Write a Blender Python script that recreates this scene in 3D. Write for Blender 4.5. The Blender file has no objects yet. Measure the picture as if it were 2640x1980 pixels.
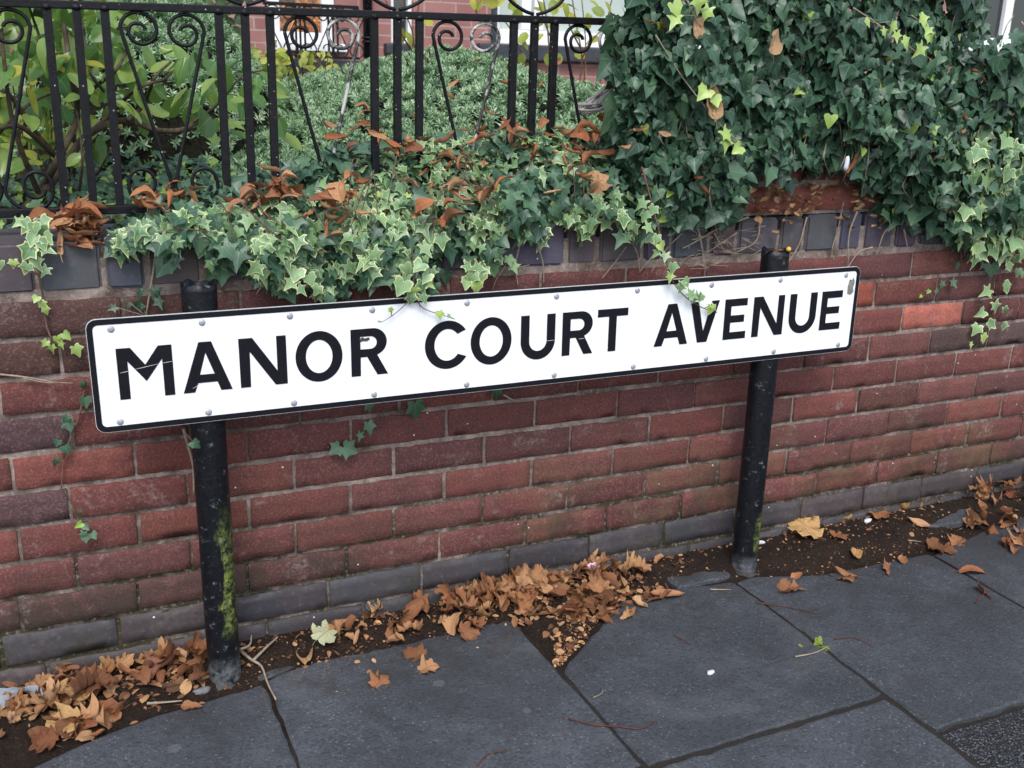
import bpy, bmesh, math, random
import numpy as np
from mathutils import Vector, Matrix

# ------------------------------------------------------------------ camera, sky, sun, exposure
S = bpy.context.scene
COL = S.collection
S.render.resolution_x, S.render.resolution_y = 1024, 768
CP = np.array([0.5305, -2.0461, 1.2414])
YAW, PIT, ROL, FPX, IW, IH = 0.4178, -0.2938, 0.0253, 2574.51, 2640., 1980.
cf = np.array([math.sin(YAW)*math.cos(PIT), math.cos(YAW)*math.cos(PIT), math.sin(PIT)])
_r = np.cross(cf, [0, 0, 1]); _r /= np.linalg.norm(_r); _u = np.cross(_r, cf)
cr = _r*math.cos(ROL)+_u*math.sin(ROL); cu = -_r*math.sin(ROL)+_u*math.cos(ROL)
cam = bpy.data.cameras.new('camera'); cam.sensor_width = 36; cam.lens = FPX/IW*36
cam.clip_start = .02; cam.clip_end = 2000
cam.dof.use_dof = True; cam.dof.focus_distance = 2.35; cam.dof.aperture_fstop = 9
co = bpy.data.objects.new('camera', cam); COL.objects.link(co)
co.matrix_world = Matrix(((cr[0], cu[0], -cf[0], CP[0]), (cr[1], cu[1], -cf[1], CP[1]),
                          (cr[2], cu[2], -cf[2], CP[2]), (0, 0, 0, 1)))
S.camera = co
SUN_EL, SUN_ROT = math.radians(52), math.radians(200)      # rotation measured like the sky node (from +Y, clockwise)
W = bpy.data.worlds.new('World'); S.world = W; W.use_nodes = True
wt = W.node_tree; bg = wt.nodes['Background']
sky = wt.nodes.new('ShaderNodeTexSky'); sky.sky_type = 'NISHITA'; sky.sun_disc = False
sky.sun_elevation = SUN_EL; sky.sun_rotation = SUN_ROT
sky.air_density = 1.0; sky.dust_density = 1.5; sky.ozone_density = 1.0
hs = wt.nodes.new('ShaderNodeHueSaturation'); hs.inputs['Saturation'].default_value = .62
wt.links.new(sky.outputs[0], hs.inputs['Color']); wt.links.new(hs.outputs[0], bg.inputs['Color'])
bg.inputs['Strength'].default_value = 0.15
sl = bpy.data.lights.new('sun', 'SUN'); sl.energy = 1.15; sl.angle = math.radians(24); sl.color = (1, .97, .93)
so = bpy.data.objects.new('sun', sl); COL.objects.link(so)
sd = Vector((math.sin(SUN_ROT)*math.cos(SUN_EL), math.cos(SUN_ROT)*math.cos(SUN_EL), math.sin(SUN_EL)))
so.rotation_euler = (-sd).to_track_quat('-Z', 'Y').to_euler(); so.location = (0, -6, 8)
S.view_settings.view_transform = 'Standard'; S.view_settings.look = 'None'
S.view_settings.exposure = 1.05; S.view_settings.gamma = 1
R = random.Random(7); N = np.random.default_rng(11)

# ------------------------------------------------------------------ helpers
def ray(x, y): return cf+cr*(x-IW/2)/FPX-cu*(y-IH/2)/FPX
def at(x, y, Y):
    d = ray(x, y); return CP+d*(Y-CP[1])/d[1]
def pz(x): return .01*(x-.8)                                # pavement surface height
def gnd(x, y, up=0):
    d = ray(x, y); t = (up-CP[2])/d[2]
    for _ in range(3):
        P = CP+d*t; t = (pz(P[0])+up-CP[2])/d[2]
    return CP+d*t
def tag(o, label=None, cat=None, group=None, kind=None):
    if label: o['label'] = label
    if cat: o['category'] = cat
    if group: o['group'] = group
    if kind: o['kind'] = kind
    return o
def empty(name, loc, label=None, cat=None, group=None):
    o = bpy.data.objects.new(name, None); COL.objects.link(o); o.location = loc
    o.empty_display_size = .05
    return tag(o, label, cat, group)
def link(name, me, mat, parent=None, smooth=False):
    o = bpy.data.objects.new(name, me); COL.objects.link(o)
    for m in (mat if isinstance(mat, (list, tuple)) else [mat]): me.materials.append(m)
    me.polygons.foreach_set('use_smooth', [bool(smooth)]*len(me.polygons))
    if parent:
        o.parent = parent
        if parent.type == 'EMPTY': o.matrix_parent_inverse = Matrix.Translation(-parent.location)
    return o
def npmesh(name, V, faces, attrs=None):
    """V (n,3); faces list of (m,k) int arrays; attrs {name:(type,array)} on points"""
    me = bpy.data.meshes.new(name); V = np.asarray(V, np.float32)
    me.vertices.add(len(V)); me.vertices.foreach_set('co', V.ravel())
    fl = [np.asarray(f, np.int32) for f in faces if len(f)]
    loops = np.concatenate([f.ravel() for f in fl]); tot = np.concatenate([np.full(len(f), f.shape[1], np.int32) for f in fl])
    st = np.concatenate([[0], np.cumsum(tot)[:-1]]).astype(np.int32)
    me.loops.add(len(loops)); me.loops.foreach_set('vertex_index', loops)
    me.polygons.add(len(tot)); me.polygons.foreach_set('loop_start', st); me.polygons.foreach_set('loop_total', tot)
    me.update(calc_edges=True)
    for k, (t, a) in (attrs or {}).items():
        at_ = me.attributes.new(k, t, 'POINT')
        at_.data.foreach_set({'FLOAT': 'value', 'FLOAT_VECTOR': 'vector', 'FLOAT_COLOR': 'color'}[t], np.asarray(a, np.float32).ravel())
    return me
class MB:
    """collects several shapes into one mesh"""
    def __init__(s): s.v = []; s.f = []
    def add(s, V, F):
        b = len(s.v); s.v += [tuple(map(float, p)) for p in V]; s.f += [tuple(b+i for i in f) for f in F]
    def box(s, x0, x1, y0, y1, z0, z1):
        s.add([(x0, y0, z0), (x1, y0, z0), (x1, y1, z0), (x0, y1, z0), (x0, y0, z1), (x1, y0, z1), (x1, y1, z1), (x0, y1, z1)],
              [(0, 3, 2, 1), (4, 5, 6, 7), (0, 1, 5, 4), (1, 2, 6, 5), (2, 3, 7, 6), (3, 0, 4, 7)])
    def tube(s, pts, r, n=8, cap=True, sq=False):
        P = [Vector(p) for p in pts]; rr = r if isinstance(r, (list, tuple)) else [r]*len(P)
        V = []; up = Vector((0.03, -1, 0.02)).normalized()
        for i, p in enumerate(P):
            t = (P[min(i+1, len(P)-1)]-P[max(i-1, 0)])
            if t.length < 1e-9: t = Vector((0, 0, 1))
            t.normalize(); a = t.cross(up)
            if a.length < .05: a = t.cross(Vector((1, 0, 0)))
            a.normalize(); b = a.cross(t)
            for k in range(n):
                q = 2*math.pi*(k+.5)/n
                V.append(p+(a*math.cos(q)+b*math.sin(q))*rr[i])
        F = [(i*n+k, i*n+(k+1) % n, (i+1)*n+(k+1) % n, (i+1)*n+k) for i in range(len(P)-1) for k in range(n)]
        if cap: F += [tuple(range(n))[::-1], tuple((len(P)-1)*n+k for k in range(n))]
        s.add(V, F)
    def prism(s, poly, y0, y1):                      # poly in XZ, extruded along Y
        n = len(poly)
        s.add([(x, y0, z) for x, z in poly]+[(x, y1, z) for x, z in poly],
              [tuple(range(n)), tuple(range(2*n-1, n-1, -1))]+[(i, i+n, (i+1) % n+n, (i+1) % n) for i in range(n)])
    def build(s, name, mat, parent=None, smooth=False, bevel=0, seg=2, fix=True):
        me = bpy.data.meshes.new(name); me.from_pydata(s.v, [], s.f)
        if fix or bevel:
            bm = bmesh.new(); bm.from_mesh(me)
            bmesh.ops.recalc_face_normals(bm, faces=bm.faces)
            if bevel:
                es = [e for e in bm.edges if len(e.link_faces) == 2 and e.calc_face_angle(0) > .6]
                bmesh.ops.bevel(bm, geom=es, offset=bevel, segments=seg, affect='EDGES', profile=.6)
            bm.to_mesh(me); bm.free()
        me.update()
        return link(name, me, mat, parent, smooth)
def curve(pts, n=24):                                # Catmull-Rom through pts
    P = [np.array(p, float) for p in pts]; P = [2*P[0]-P[1]]+P+[2*P[-1]-P[-2]]
    out = []
    m = len(P)-3
    for i in range(m):
        k = max(2, n//m)
        for j in range(k):
            t = j/k; a, b, c, d = P[i:i+4]
            out.append(.5*((2*b)+(c-a)*t+(2*a-5*b+4*c-d)*t*t+(3*b-a-3*c+d)*t**3))
    out.append(P[-2]); return out

# ------------------------------------------------------------------ materials
class MT:
    def __init__(s, name, rough=.7, spec=.4):
        s.m = bpy.data.materials.new(name); s.m.use_nodes = True; s.t = s.m.node_tree
        s.b = s.t.nodes['Principled BSDF']; s.out = s.t.nodes['Material Output']
        s.b.inputs['Roughness'].default_value = rough; s.b.inputs['Specular IOR Level'].default_value = spec
        s._tc = None
    def n(s, typ, props=None, **inp):
        x = s.t.nodes.new('ShaderNode'+typ)
        for k, v in (props or {}).items(): setattr(x, k, v)
        for k, v in inp.items():
            k = k.replace('_', ' ')
            i = x.inputs[int(k[1:])] if k[0] == 'i' and k[1:].isdigit() else x.inputs[k]
            s.put(v, i)
        return x
    def put(s, v, i):
        if hasattr(v, 'is_linked') or hasattr(v, 'links'): s.t.links.new(v, i)
        elif isinstance(v, (tuple, list)):
            i.default_value = tuple(v)+((1,) if len(v) == 3 and i.type == 'RGBA' else ())
        else: i.default_value = v
    @property
    def obj(s):
        if not s._tc: s._tc = s.n('TexCoord')
        return s._tc.outputs['Object']
    def pos(s): return s.n('NewGeometry').outputs['Position']
    def noise(s, scale, detail=4, rough=.55, vec=None, dist=0):
        return s.n('TexNoise', Vector=vec if vec is not None else s.pos(), Scale=scale, Detail=detail, Roughness=rough, Distortion=dist).outputs['Fac']
    def ramp(s, fac, stops):
        r = s.n('ValToRGB', Fac=fac); e = r.color_ramp.elements
        while len(e) < len(stops): e.new(.5)
        for k, (p, c) in enumerate(stops):
            e[k].position = p; e[k].color = (c, c, c, 1) if isinstance(c, (int, float)) else tuple(c)+(1,)
        return r.outputs['Color']
    def mix(s, fac, a, b, mode='MIX'):
        x = s.n('Mix', {'data_type': 'RGBA', 'blend_type': mode})
        for v, i in ((fac, x.inputs[0]), (a, x.inputs[6]), (b, x.inputs[7])): s.put(v, i)
        return x.outputs[2]
    def math(s, op, a, b=0., c=0.):
        x = s.n('Math', {'operation': op})
        s.put(a, x.inputs[0]); s.put(b, x.inputs[1]); s.put(c, x.inputs[2]); return x.outputs[0]
    def sep(s, v): return s.n('SeparateXYZ', Vector=v).outputs
    def attr(s, name): return s.n('Attribute', {'attribute_name': name}).outputs
    def step(s, v, a, b): return s.n('MapRange', {'interpolation_type': 'SMOOTHSTEP'}, Value=v, From_Min=a, From_Max=b).outputs[0]
    def color(s, c): s.put(c, s.b.inputs['Base Color']); return s
    def bump(s, h, strength=.4, dist=.002):
        b = s.n('Bump', Height=h, Strength=strength, Distance=dist); s.t.links.new(b.outputs[0], s.b.inputs['Normal']); return s
    def translucent(s, col, amount):
        t = s.n('BsdfTranslucent', Color=col); mx = s.n('MixShader', Fac=amount)
        s.t.links.new(s.b.outputs[0], mx.inputs[1]); s.t.links.new(t.outputs[0], mx.inputs[2])
        s.t.links.new(mx.outputs[0], s.out.inputs['Surface']); return s

def mat_brick():
    M = MT('brick', .85, .25); a = M.attr('bcol')[0]; p = M.pos()
    z = M.sep(p)[2]; x = M.sep(p)[0]
    c = M.mix(M.ramp(M.noise(14, 5, .65), [(.3, 0), (.75, 1)]), a, M.mix(.55, a, (.05, .028, .028)))
    c = M.mix(M.math('MULTIPLY', M.ramp(M.noise(160, 3, .7), [(.42, 0), (.66, 1)]), .42), c, (.045, .022, .02))
    c = M.mix(M.math('MULTIPLY', M.ramp(M.noise(230, 2, .6), [(.52, 0), (.72, 1)]), .30), c, (.40, .20, .17))
    soot = M.math('MULTIPLY', M.ramp(M.noise(3.1, 6, .7, dist=.4), [(.46, 0), (.68, 1)]), M.ramp(M.noise(40, 4, .7), [(.3, .3), (.65, 1)]))
    c = M.mix(M.math('MULTIPLY', soot, .36), c, (.04, .026, .023))
    # greenish algae low on the right, dark damp patches by the ground, lime bloom
    alg = M.math('MULTIPLY', M.ramp(M.noise(5.5, 5, .7), [(.46, 0), (.66, 1)]), M.math('MULTIPLY', M.step(z, .5, .12), M.step(x, 1.0, 1.9)))
    c = M.mix(M.math('MULTIPLY', alg, .55), c, (.13, .115, .045))
    damp = M.math('MULTIPLY', M.ramp(M.math('ADD', M.math('MULTIPLY', M.step(x, 1.1, .6), .07), M.noise(4.2, 6, .7, dist=.6)), [(.47, 0), (.62, 1)]), M.step(z, .36, .12))
    c = M.mix(M.math('MULTIPLY', damp, .75), c, (.035, .032, .022))
    lime = M.math('MULTIPLY', M.ramp(M.noise(9, 6, .75), [(.56, 0), (.72, 1)]), M.ramp(M.noise(90, 3, .7), [(.4, 0), (.6, 1)]))
    c = M.mix(M.math('MULTIPLY', lime, .5), c, (.42, .36, .34))
    v = M.n('TexVoronoi', Vector=p, Scale=30.0, Randomness=1.0)
    sp = M.math('MULTIPLY', M.math('LESS_THAN', v.outputs['Distance'], .055), M.math('GREATER_THAN', M.sep(v.outputs['Color'])[0], .78))
    c = M.mix(sp, c, (.62, .6, .57))
    M.color(c)
    M.bump(M.math('ADD', M.math('MULTIPLY', M.noise(300, 3, .7), .7), M.noise(60, 5, .7)), .7, .0026)
    return M.m
def mat_mortar():
    M = MT('mortar', .95, .15); p = M.pos(); z = M.sep(p)[2]
    c = M.ramp(M.noise(22, 6, .75), [(.25, (.10, .075, .062)), (.48, (.23, .18, .155)), (.72, (.42, .345, .31))])
    c = M.mix(M.ramp(M.noise(7, 5, .7), [(.47, 0), (.62, .8)]), c, (.075, .056, .045))
    moss = M.math('MULTIPLY', M.ramp(M.noise(6, 5, .7), [(.36, 0), (.52, 1)]), M.step(z, .42, .2))
    c = M.mix(M.math('MULTIPLY', moss, .9), c, (.03, .028, .012))
    c = M.mix(M.ramp(M.noise(120, 2, .6), [(.55, 0), (.8, .5)]), c, (.5, .45, .4))
    M.color(c); M.bump(M.noise(90, 6, .75), .9, .006); return M.m
def mat_blue():
    M = MT('blue_brick', .6, .3); a = M.attr('bcol')[0]; p = M.pos()
    c = M.mix(M.ramp(M.noise(9, 4, .6), [(.3, 0), (.7, 1)]), a, M.mix(.5, a, (.06, .038, .036)))
    c = M.mix(M.math('MULTIPLY', M.ramp(M.noise(70, 4, .7), [(.55, 0), (.75, 1)]), .4), c, (.16, .15, .17))
    z = M.sep(p)[2]
    moss = M.math('MULTIPLY', M.ramp(M.noise(7, 6, .7), [(.55, 0), (.66, 1)]), M.step(z, .2, .1))
    c = M.mix(M.math('MULTIPLY', moss, .7), c, (.035, .033, .02))
    dust = M.math('MULTIPLY', M.ramp(M.noise(5, 6, .75, dist=.5), [(.48, 0), (.7, 1)]), M.math('MULTIPLY', M.step(z, .3, .15), M.ramp(M.noise(60, 4, .7), [(.35, 0), (.7, 1)])))
    c = M.mix(M.math('MULTIPLY', dust, .45), c, (.17, .15, .14))
    v = M.n('TexVoronoi', Vector=p, Scale=26.0)
    sp = M.math('MULTIPLY', M.math('LESS_THAN', v.outputs['Distance'], .06), M.math('GREATER_THAN', M.sep(v.outputs['Color'])[0], .8))
    M.color(M.mix(sp, c, (.6, .58, .56)))
    M.put(M.ramp(M.noise(30, 3), [(.3, .5), (.7, .8)]), M.b.inputs['Roughness'])
    vb = M.n('TexVoronoi', Vector=p, Scale=95.0).outputs['Distance']
    M.bump(M.math('ADD', M.noise(45, 5, .6), M.math('MULTIPLY', M.math('LESS_THAN', vb, .17), .5)), .6, .0012); return M.m
def mat_leaf(name, lo, mid, hi, edge=None, vein=(.3, .4, .25), vein_amt=.55, rough=.42, trans=.12, spec=.5, palm=True, young=(.24, .36, .06)):
    M = MT(name, rough, spec)
    tone = M.attr('tone')[2]
    c = M.ramp(tone, [(0, lo), (.5, mid), (.93, hi), (.96, young)] if young else [(0, lo), (.5, mid), (1, hi)])
    c = M.mix(M.ramp(M.noise(55, 3), [(.35, 0), (.7, .35)]), c, M.mix(.5, c, lo))
    uv = M.attr('luv')[1]; q = M.sep(uv)
    if palm:
        ang = M.math('ABSOLUTE', M.math('ARCTAN2', q[0], M.math('ADD', q[1], .02)))
        rad = M.math('SQRT', M.math('ADD', M.math('MULTIPLY', q[0], q[0]), M.math('MULTIPLY', q[1], q[1])))
        d = M.math('MINIMUM', M.math('ABSOLUTE', ang), M.math('MINIMUM', M.math('ABSOLUTE', M.math('SUBTRACT', ang, .78)), M.math('ABSOLUTE', M.math('SUBTRACT', ang, 1.55))))
        vm = M.step(M.math('MULTIPLY', d, rad), .028, .008)
    else:
        side = M.math('ABSOLUTE', M.math('SINE', M.math('MULTIPLY', M.math('SUBTRACT', q[1], M.math('MULTIPLY', M.math('ABSOLUTE', q[0]), .9)), 26.)))
        vm = M.math('MAXIMUM', M.step(M.math('ABSOLUTE', q[0]), .03, .01), M.math('MULTIPLY', M.step(side, .2, .0), .35))
    c = M.mix(M.math('MULTIPLY', vm, vein_amt), c, vein)
    if edge:
        rim = M.math('ADD', M.attr('rim')[2], M.math('MULTIPLY', M.math('SUBTRACT', M.noise(70, 2), .5), .9))
        k = M.math('MULTIPLY', M.step(rim, .40, .85), M.attr('var')[2])
        c = M.mix(k, c, edge)
        blot = M.math('MULTIPLY', M.ramp(M.noise(38, 3), [(.5, 0), (.58, .55)]), M.attr('var')[2])
        c = M.mix(blot, c, M.mix(.5, c, (.2, .3, .19)))
    M.color(c); M.translucent(M.mix(.4, c, (.25, .38, .06)), trans)
    M.bump(vm, -.25, .002); return M.m
def mat_dry(name, cols, trans=.1):
    M = MT(name, .75, .25)
    r = M.n('ObjectInfo').outputs['Random']
    st = [((i+.5)/len(cols), c) for i, c in enumerate(cols)]
    c = M.ramp(r, st); o = M.obj
    c = M.mix(M.ramp(M.noise(30, 4, .7, o), [(.4, 0), (.75, .75)]), c, M.mix(.7, c, (.05, .02, .01)))
    c = M.mix(M.ramp(M.noise(75, 2, .6, o), [(.58, 0), (.72, .6)]), c, (.55, .33, .14))
    q = M.sep(M.attr('luv')[1])
    side = M.math('ABSOLUTE', M.math('SINE', M.math('MULTIPLY', M.math('SUBTRACT', q[1], M.math('MULTIPLY', M.math('ABSOLUTE', q[0]), 1.1)), 18.)))
    vm = M.math('MAXIMUM', M.step(M.math('ABSOLUTE', q[0]), .035, .01), M.math('MULTIPLY', M.step(side, .14, .0), .5))
    c = M.mix(M.math('MULTIPLY', vm, .4), c, (.16, .07, .03))
    M.color(c); M.translucent(c, trans)
    M.bump(M.math('ADD', M.noise(130, 4, .7, o), M.math('MULTIPLY', vm, .4)), .6, .003); return M.m
def mat_simple(name, c, rough=.6, spec=.4, var=.25, scale=30, bump=.2, dist=.002, dark=None, metal=0):
    M = MT(name, rough, spec); c2 = dark or tuple(v*(1-var*1.6) for v in c)
    M.color(M.ramp(M.noise(scale, 5, .65), [(.3, c2), (.7, c)])); M.b.inputs['Metallic'].default_value = metal
    if bump: M.bump(M.noise(scale*4, 4, .6), bump, dist)
    return M.m
def mat_iron():
    M = MT('black_iron', .45, .22); p = M.pos()
    c = M.ramp(M.noise(60, 4, .7), [(.35, (.003, .003, .005)), (.7, (.008, .0075, .010))])
    c = M.mix(M.ramp(M.noise(35, 5, .75), [(.62, 0), (.72, .8)]), c, (.025, .012, .011))
    v = M.n('TexVoronoi', Vector=p, Scale=120.0)
    c = M.mix(M.math('MULTIPLY', M.math('LESS_THAN', v.outputs['Distance'], .16), M.math('GREATER_THAN', M.sep(v.outputs['Color'])[0], .86)), c, (.35, .36, .36))
    M.color(c); M.put(M.ramp(M.noise(45, 4), [(.3, .3), (.7, .6)]), M.b.inputs['Roughness'])
    M.bump(M.noise(140, 4, .7), .5, .0018); return M.m
def mat_worn_iron():
    M = MT('worn_iron', .4, .5)
    k = M.ramp(M.noise(16, 5, .75, dist=.3), [(.46, 0), (.54, 1)])
    M.color(M.mix(k, (.02, .02, .021), (.42, .41, .40))); M.bump(M.noise(140, 4, .7), .5, .0018); return M.m
def mat_post():
    M = MT('post_paint', .35, .32); p = M.pos(); q = M.sep(p); z = q[2]; x = q[0]
    nrm = M.sep(M.n('NewGeometry').outputs['Normal'])
    c = M.ramp(M.noise(70, 4, .7), [(.35, (.003, .004, .006)), (.75, (.009, .010, .013))])
    side = M.step(nrm[0], -.45, .55)
    streak = M.noise(1., 6, .75, M.n('Mapping', Vector=p, Scale=(38., 38., 13.)).outputs[0], dist=.35)
    zone = M.math('MULTIPLY', M.step(z, .43, .30), M.step(z, .10, .16))
    zone = M.math('MULTIPLY', zone, M.step(x, 1.4, 1.2))
    z2 = M.math('MULTIPLY', M.math('MULTIPLY', M.step(z, .2, .15), M.step(z, .06, .1)), M.step(x, 1.2, 1.4))
    zone = M.math('ADD', zone, M.math('MULTIPLY', z2, .8))
    k = M.math('MULTIPLY', M.step(M.math('ADD', streak, M.math('MULTIPLY', side, .22)), .57, .66), zone)
    k = M.math('MULTIPLY', M.math('MULTIPLY', k, M.step(side, .0, .35)), M.ramp(M.noise(75, 4, .75), [(.40, .05), (.60, .9)]))
    moss = M.ramp(M.noise(95, 3, .7), [(.3, (.03, .05, .012)), (.5, (.14, .18, .035)), (.75, (.32, .35, .08))])
    c = M.mix(k, c, moss)
    ch = M.math('MULTIPLY', M.ramp(M.noise(55, 5, .8), [(.60, 0), (.68, 1)]), .55)
    c = M.mix(ch, c, (.22, .23, .25))
    base = M.math('MULTIPLY', M.step(z, .075, .03), M.ramp(M.noise(45, 4, .7), [(.35, 0), (.6, .8)]))
    c = M.mix(base, c, (.13, .14, .15))
    M.color(c); M.put(M.math('ADD', .32, M.math('MULTIPLY', M.math('MAXIMUM', k, base), .6)), M.b.inputs['Roughness'])
    M.bump(M.math('ADD', M.noise(160, 4, .7), M.math('MULTIPLY', k, .8)), .5, .0022); return M.m
def mat_slab():
    M = MT('paving_slab', .8, .3); p = M.pos()
    c = M.ramp(M.noise(3.2, 5, .6), [(.3, (.047, .053, .062)), (.7, (.077, .086, .100))])
    c = M.mix(M.ramp(M.noise(14, 5, .7), [(.4, 0), (.75, .5)]), c, (.030, .031, .033))
    v = M.n('TexVoronoi', Vector=p, Scale=185.0); r = M.sep(v.outputs['Color'])
    k = M.math('MULTIPLY', M.math('LESS_THAN', v.outputs['Distance'], .42), M.math('GREATER_THAN', r[0], .62))
    c = M.mix(M.math('MULTIPLY', k, .40), c, M.ramp(r[1], [(0, (.065, .072, .085)), (.75, (.125, .135, .155)), (1, (.30, .30, .30))]))
    c = M.mix(M.math('MULTIPLY', M.math('LESS_THAN', r[2], .26), .38), c, (.018, .018, .02))
    isl = M.n('NewGeometry').outputs['Random Per Island']
    c = M.mix(1., c, M.ramp(isl, [(0, (.8, .8, .8)), (1, (1.2, 1.2, 1.2))]), 'MULTIPLY')
    c = M.mix(M.ramp(M.noise(2.3, 6, .7, dist=.7), [(.48, 0), (.64, .55)]), c, (.028, .029, .032))
    c = M.mix(M.ramp(M.noise(1.7, 6, .75, dist=1.2), [(.56, 0), (.70, .35)]), c, (.12, .125, .13))
    gv = M.n('TexVoronoi', Vector=p, Scale=7.0)
    gum = M.math('MULTIPLY', M.step(gv.outputs['Distance'], .10, .075), M.math('GREATER_THAN', M.sep(gv.outputs['Color'])[1], .66))
    c = M.mix(M.math('MULTIPLY', gum, .45), c, (.13, .135, .14))
    soil = M.math('MULTIPLY', M.step(M.sep(p)[1], -.33, -.12), M.ramp(M.noise(12, 5, .75), [(.48, 0), (.7, .8)]))
    c = M.mix(soil, c, (.035, .024, .018))
    M.color(c); M.bump(M.math('ADD', M.noise(330, 3, .7), M.math('MULTIPLY', v.outputs['Distance'], -.8)), .8, .0022); return M.m
def mat_tarmac():
    M = MT('tarmac', .75, .35); p = M.pos()
    v = M.n('TexVoronoi', Vector=p, Scale=210.0); r = M.sep(v.outputs['Color'])
    c = M.ramp(r[0], [(0, (.02, .021, .024)), (.6, (.055, .06, .07)), (1, (.17, .18, .2))])
    c = M.mix(M.step(v.outputs['Distance'], .25, .6), c, (.012, .012, .013))
    M.color(c); M.bump(M.math('MULTIPLY', v.outputs['Distance'], -1.), 1., .005); return M.m
def mat_soil(name='soil', a=(.009, .007, .006), b=(.034, .022, .016), c=(.085, .048, .029)):
    M = MT(name, .95, .15)
    k = M.ramp(M.noise(150, 5, .75), [(.3, a), (.55, b), (.72, c), (.87, (.15, .09, .055))])
    k = M.mix(M.ramp(M.noise(9, 4), [(.4, 0), (.7, .5)]), k, a)
    M.color(M.mix(M.math('MULTIPLY', M.step(M.sep(M.pos())[1], -.30, -.42), .6), k, (.05, .046, .043)))
    M.bump(M.noise(130, 6, .8), 1., .009); return M.m
def mat_white():
    M = MT('sign_white', .3, .5); p = M.pos()
    c = M.mix(M.ramp(M.noise(6, 5, .65), [(.4, 0), (.75, .35)]), (.80, .82, .84), (.70, .72, .74))
    c = M.mix(M.ramp(M.noise(45, 5, .8), [(.66, 0), (.75, .5)]), c, (.5, .5, .52))
    q0 = M.sep(M.obj)
    run = M.noise(1., 5, .7, M.n('Mapping', Vector=M.obj, Scale=(46., 1., 3.)).outputs[0])
    c = M.mix(M.ramp(run, [(.52, 0), (.75, .30)]), c, (.50, .51, .50))
    # fine pinholes in faint rows, as on the sheeting
    q = M.sep(M.obj)
    u = M.math('ABSOLUTE', M.math('SUBTRACT', M.math('FRACT', M.math('MULTIPLY', q[0], 71.)), .5))
    w = M.math('ABSOLUTE', M.math('SUBTRACT', M.math('FRACT', M.math('MULTIPLY', q[2], 21.)), .5))
    dot = M.math('MULTIPLY', M.math('MULTIPLY', M.step(u, .09, .05), M.step(w, .03, .015)), M.ramp(M.noise(13, 2), [(.54, 0), (.6, 1)]))
    c = M.mix(M.math('MULTIPLY', dot, .4), c, (.3, .31, .35))
    M.color(c); return M.m
def mat_black():
    M = MT('sign_black', .5, .18)
    c = M.ramp(M.noise(80, 4, .7), [(.3, (.005, .005, .008)), (.8, (.009, .009, .013))])
    c = M.mix(M.ramp(M.noise(210, 3, .7), [(.76, 0), (.79, .8)]), c, (.4, .4, .4))
    M.color(c); return M.m
def mat_house():
    M = MT('house_brick', .85, .25); p = M.pos(); q = M.sep(p)
    vec = M.n('CombineXYZ', X=q[0], Y=q[2], Z=0.).outputs[0]
    b = M.n('TexBrick', Vector=vec, Color1=(.34, .165, .15, 1), Color2=(.27, .12, .11, 1), Mortar=(.42, .30, .26, 1), Scale=1., Mortar_Size=.006, Mortar_Smooth=.2, Bias=-.1, Brick_Width=.228, Row_Height=.076)
    c = M.mix(M.ramp(M.noise(5, 4), [(.35, 0), (.7, .45)]), b.outputs['Color'], (.19, .09, .08))
    c = M.mix(M.math('MULTIPLY', M.ramp(M.noise(70, 3), [(.5, 0), (.8, 1)]), .3), c, (.4, .24, .2))
    M.color(c); M.bump(M.math('SUBTRACT', M.noise(150, 4), M.math('MULTIPLY', b.outputs['Fac'], 1.2)), .5, .004); return M.m
def mat_glass(name, c, rough=.04):
    M = MT(name, rough, .6); M.color(c); return M.m

BRICK, MORTAR, BLUE = mat_brick(), mat_mortar(), mat_blue()
IRON, WORN, POST, SLAB, TAR, SOIL = mat_iron(), mat_worn_iron(), mat_post(), mat_slab(), mat_tarmac(), mat_soil()
WHITE, BLACK, HOUSE = mat_white(), mat_black(), mat_house()
IVY_D = mat_leaf('dark_ivy_leaf', (.016, .044, .026), (.036, .088, .05), (.085, .16, .085), vein=(.10, .19, .11), rough=.42, trans=.06, spec=.42)
IVY_V = mat_leaf('variegated_ivy_leaf', (.05, .13, .045), (.135, .25, .105), (.23, .36, .15), edge=(.60, .64, .32), vein=(.26, .36, .2), rough=.4, trans=.1, young=(.33, .46, .10))
BROAD = mat_leaf('broad_leaf', (.03, .10, .03), (.12, .24, .045), (.28, .38, .09), vein=(.2, .32, .14), vein_amt=.4, rough=.30, trans=.36, palm=False, young=(.42, .40, .05))
YELLOW = mat_leaf('yellow_leaf', (.16, .24, .035), (.30, .36, .05), (.46, .43, .06), vein=(.4, .42, .12), vein_amt=.3, rough=.5, trans=.35, palm=False, young=None)
HEBE = mat_leaf('hebe_leaf', (.05, .13, .05), (.25, .39, .20), (.50, .60, .40), vein=(.3, .4, .28), vein_amt=.2, rough=.5, trans=.08, palm=False, young=None)
SPIKE = mat_simple('seed_spike', (.09, .04, .025), .9, .1, .4)
BUSH = mat_leaf('bush_leaf', (.015, .045, .016), (.05, .11, .03), (.13, .2, .05), vein_amt=.1, rough=.5, trans=.15, palm=False, young=(.22, .24, .04))
DRY = mat_dry('dry_leaf', [(.30, .125, .06), (.52, .28, .14), (.24, .085, .04), (.60, .36, .19), (.38, .16, .07), (.11, .042, .022), (.48, .235, .11), (.20, .07, .035), (.30, .11, .05), (.56, .32, .15)])
CURL = mat_dry('curled_leaf', [(.46, .18, .075), (.30, .10, .045), (.60, .33, .17), (.18, .065, .035), (.52, .23, .10), (.38, .15, .075), (.64, .39, .22), (.26, .10, .055)])
STRAW = mat_dry('dead_ivy_leaf', [(.42, .25, .13), (.32, .16, .07), (.5, .34, .2), (.24, .12, .06)])
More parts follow.
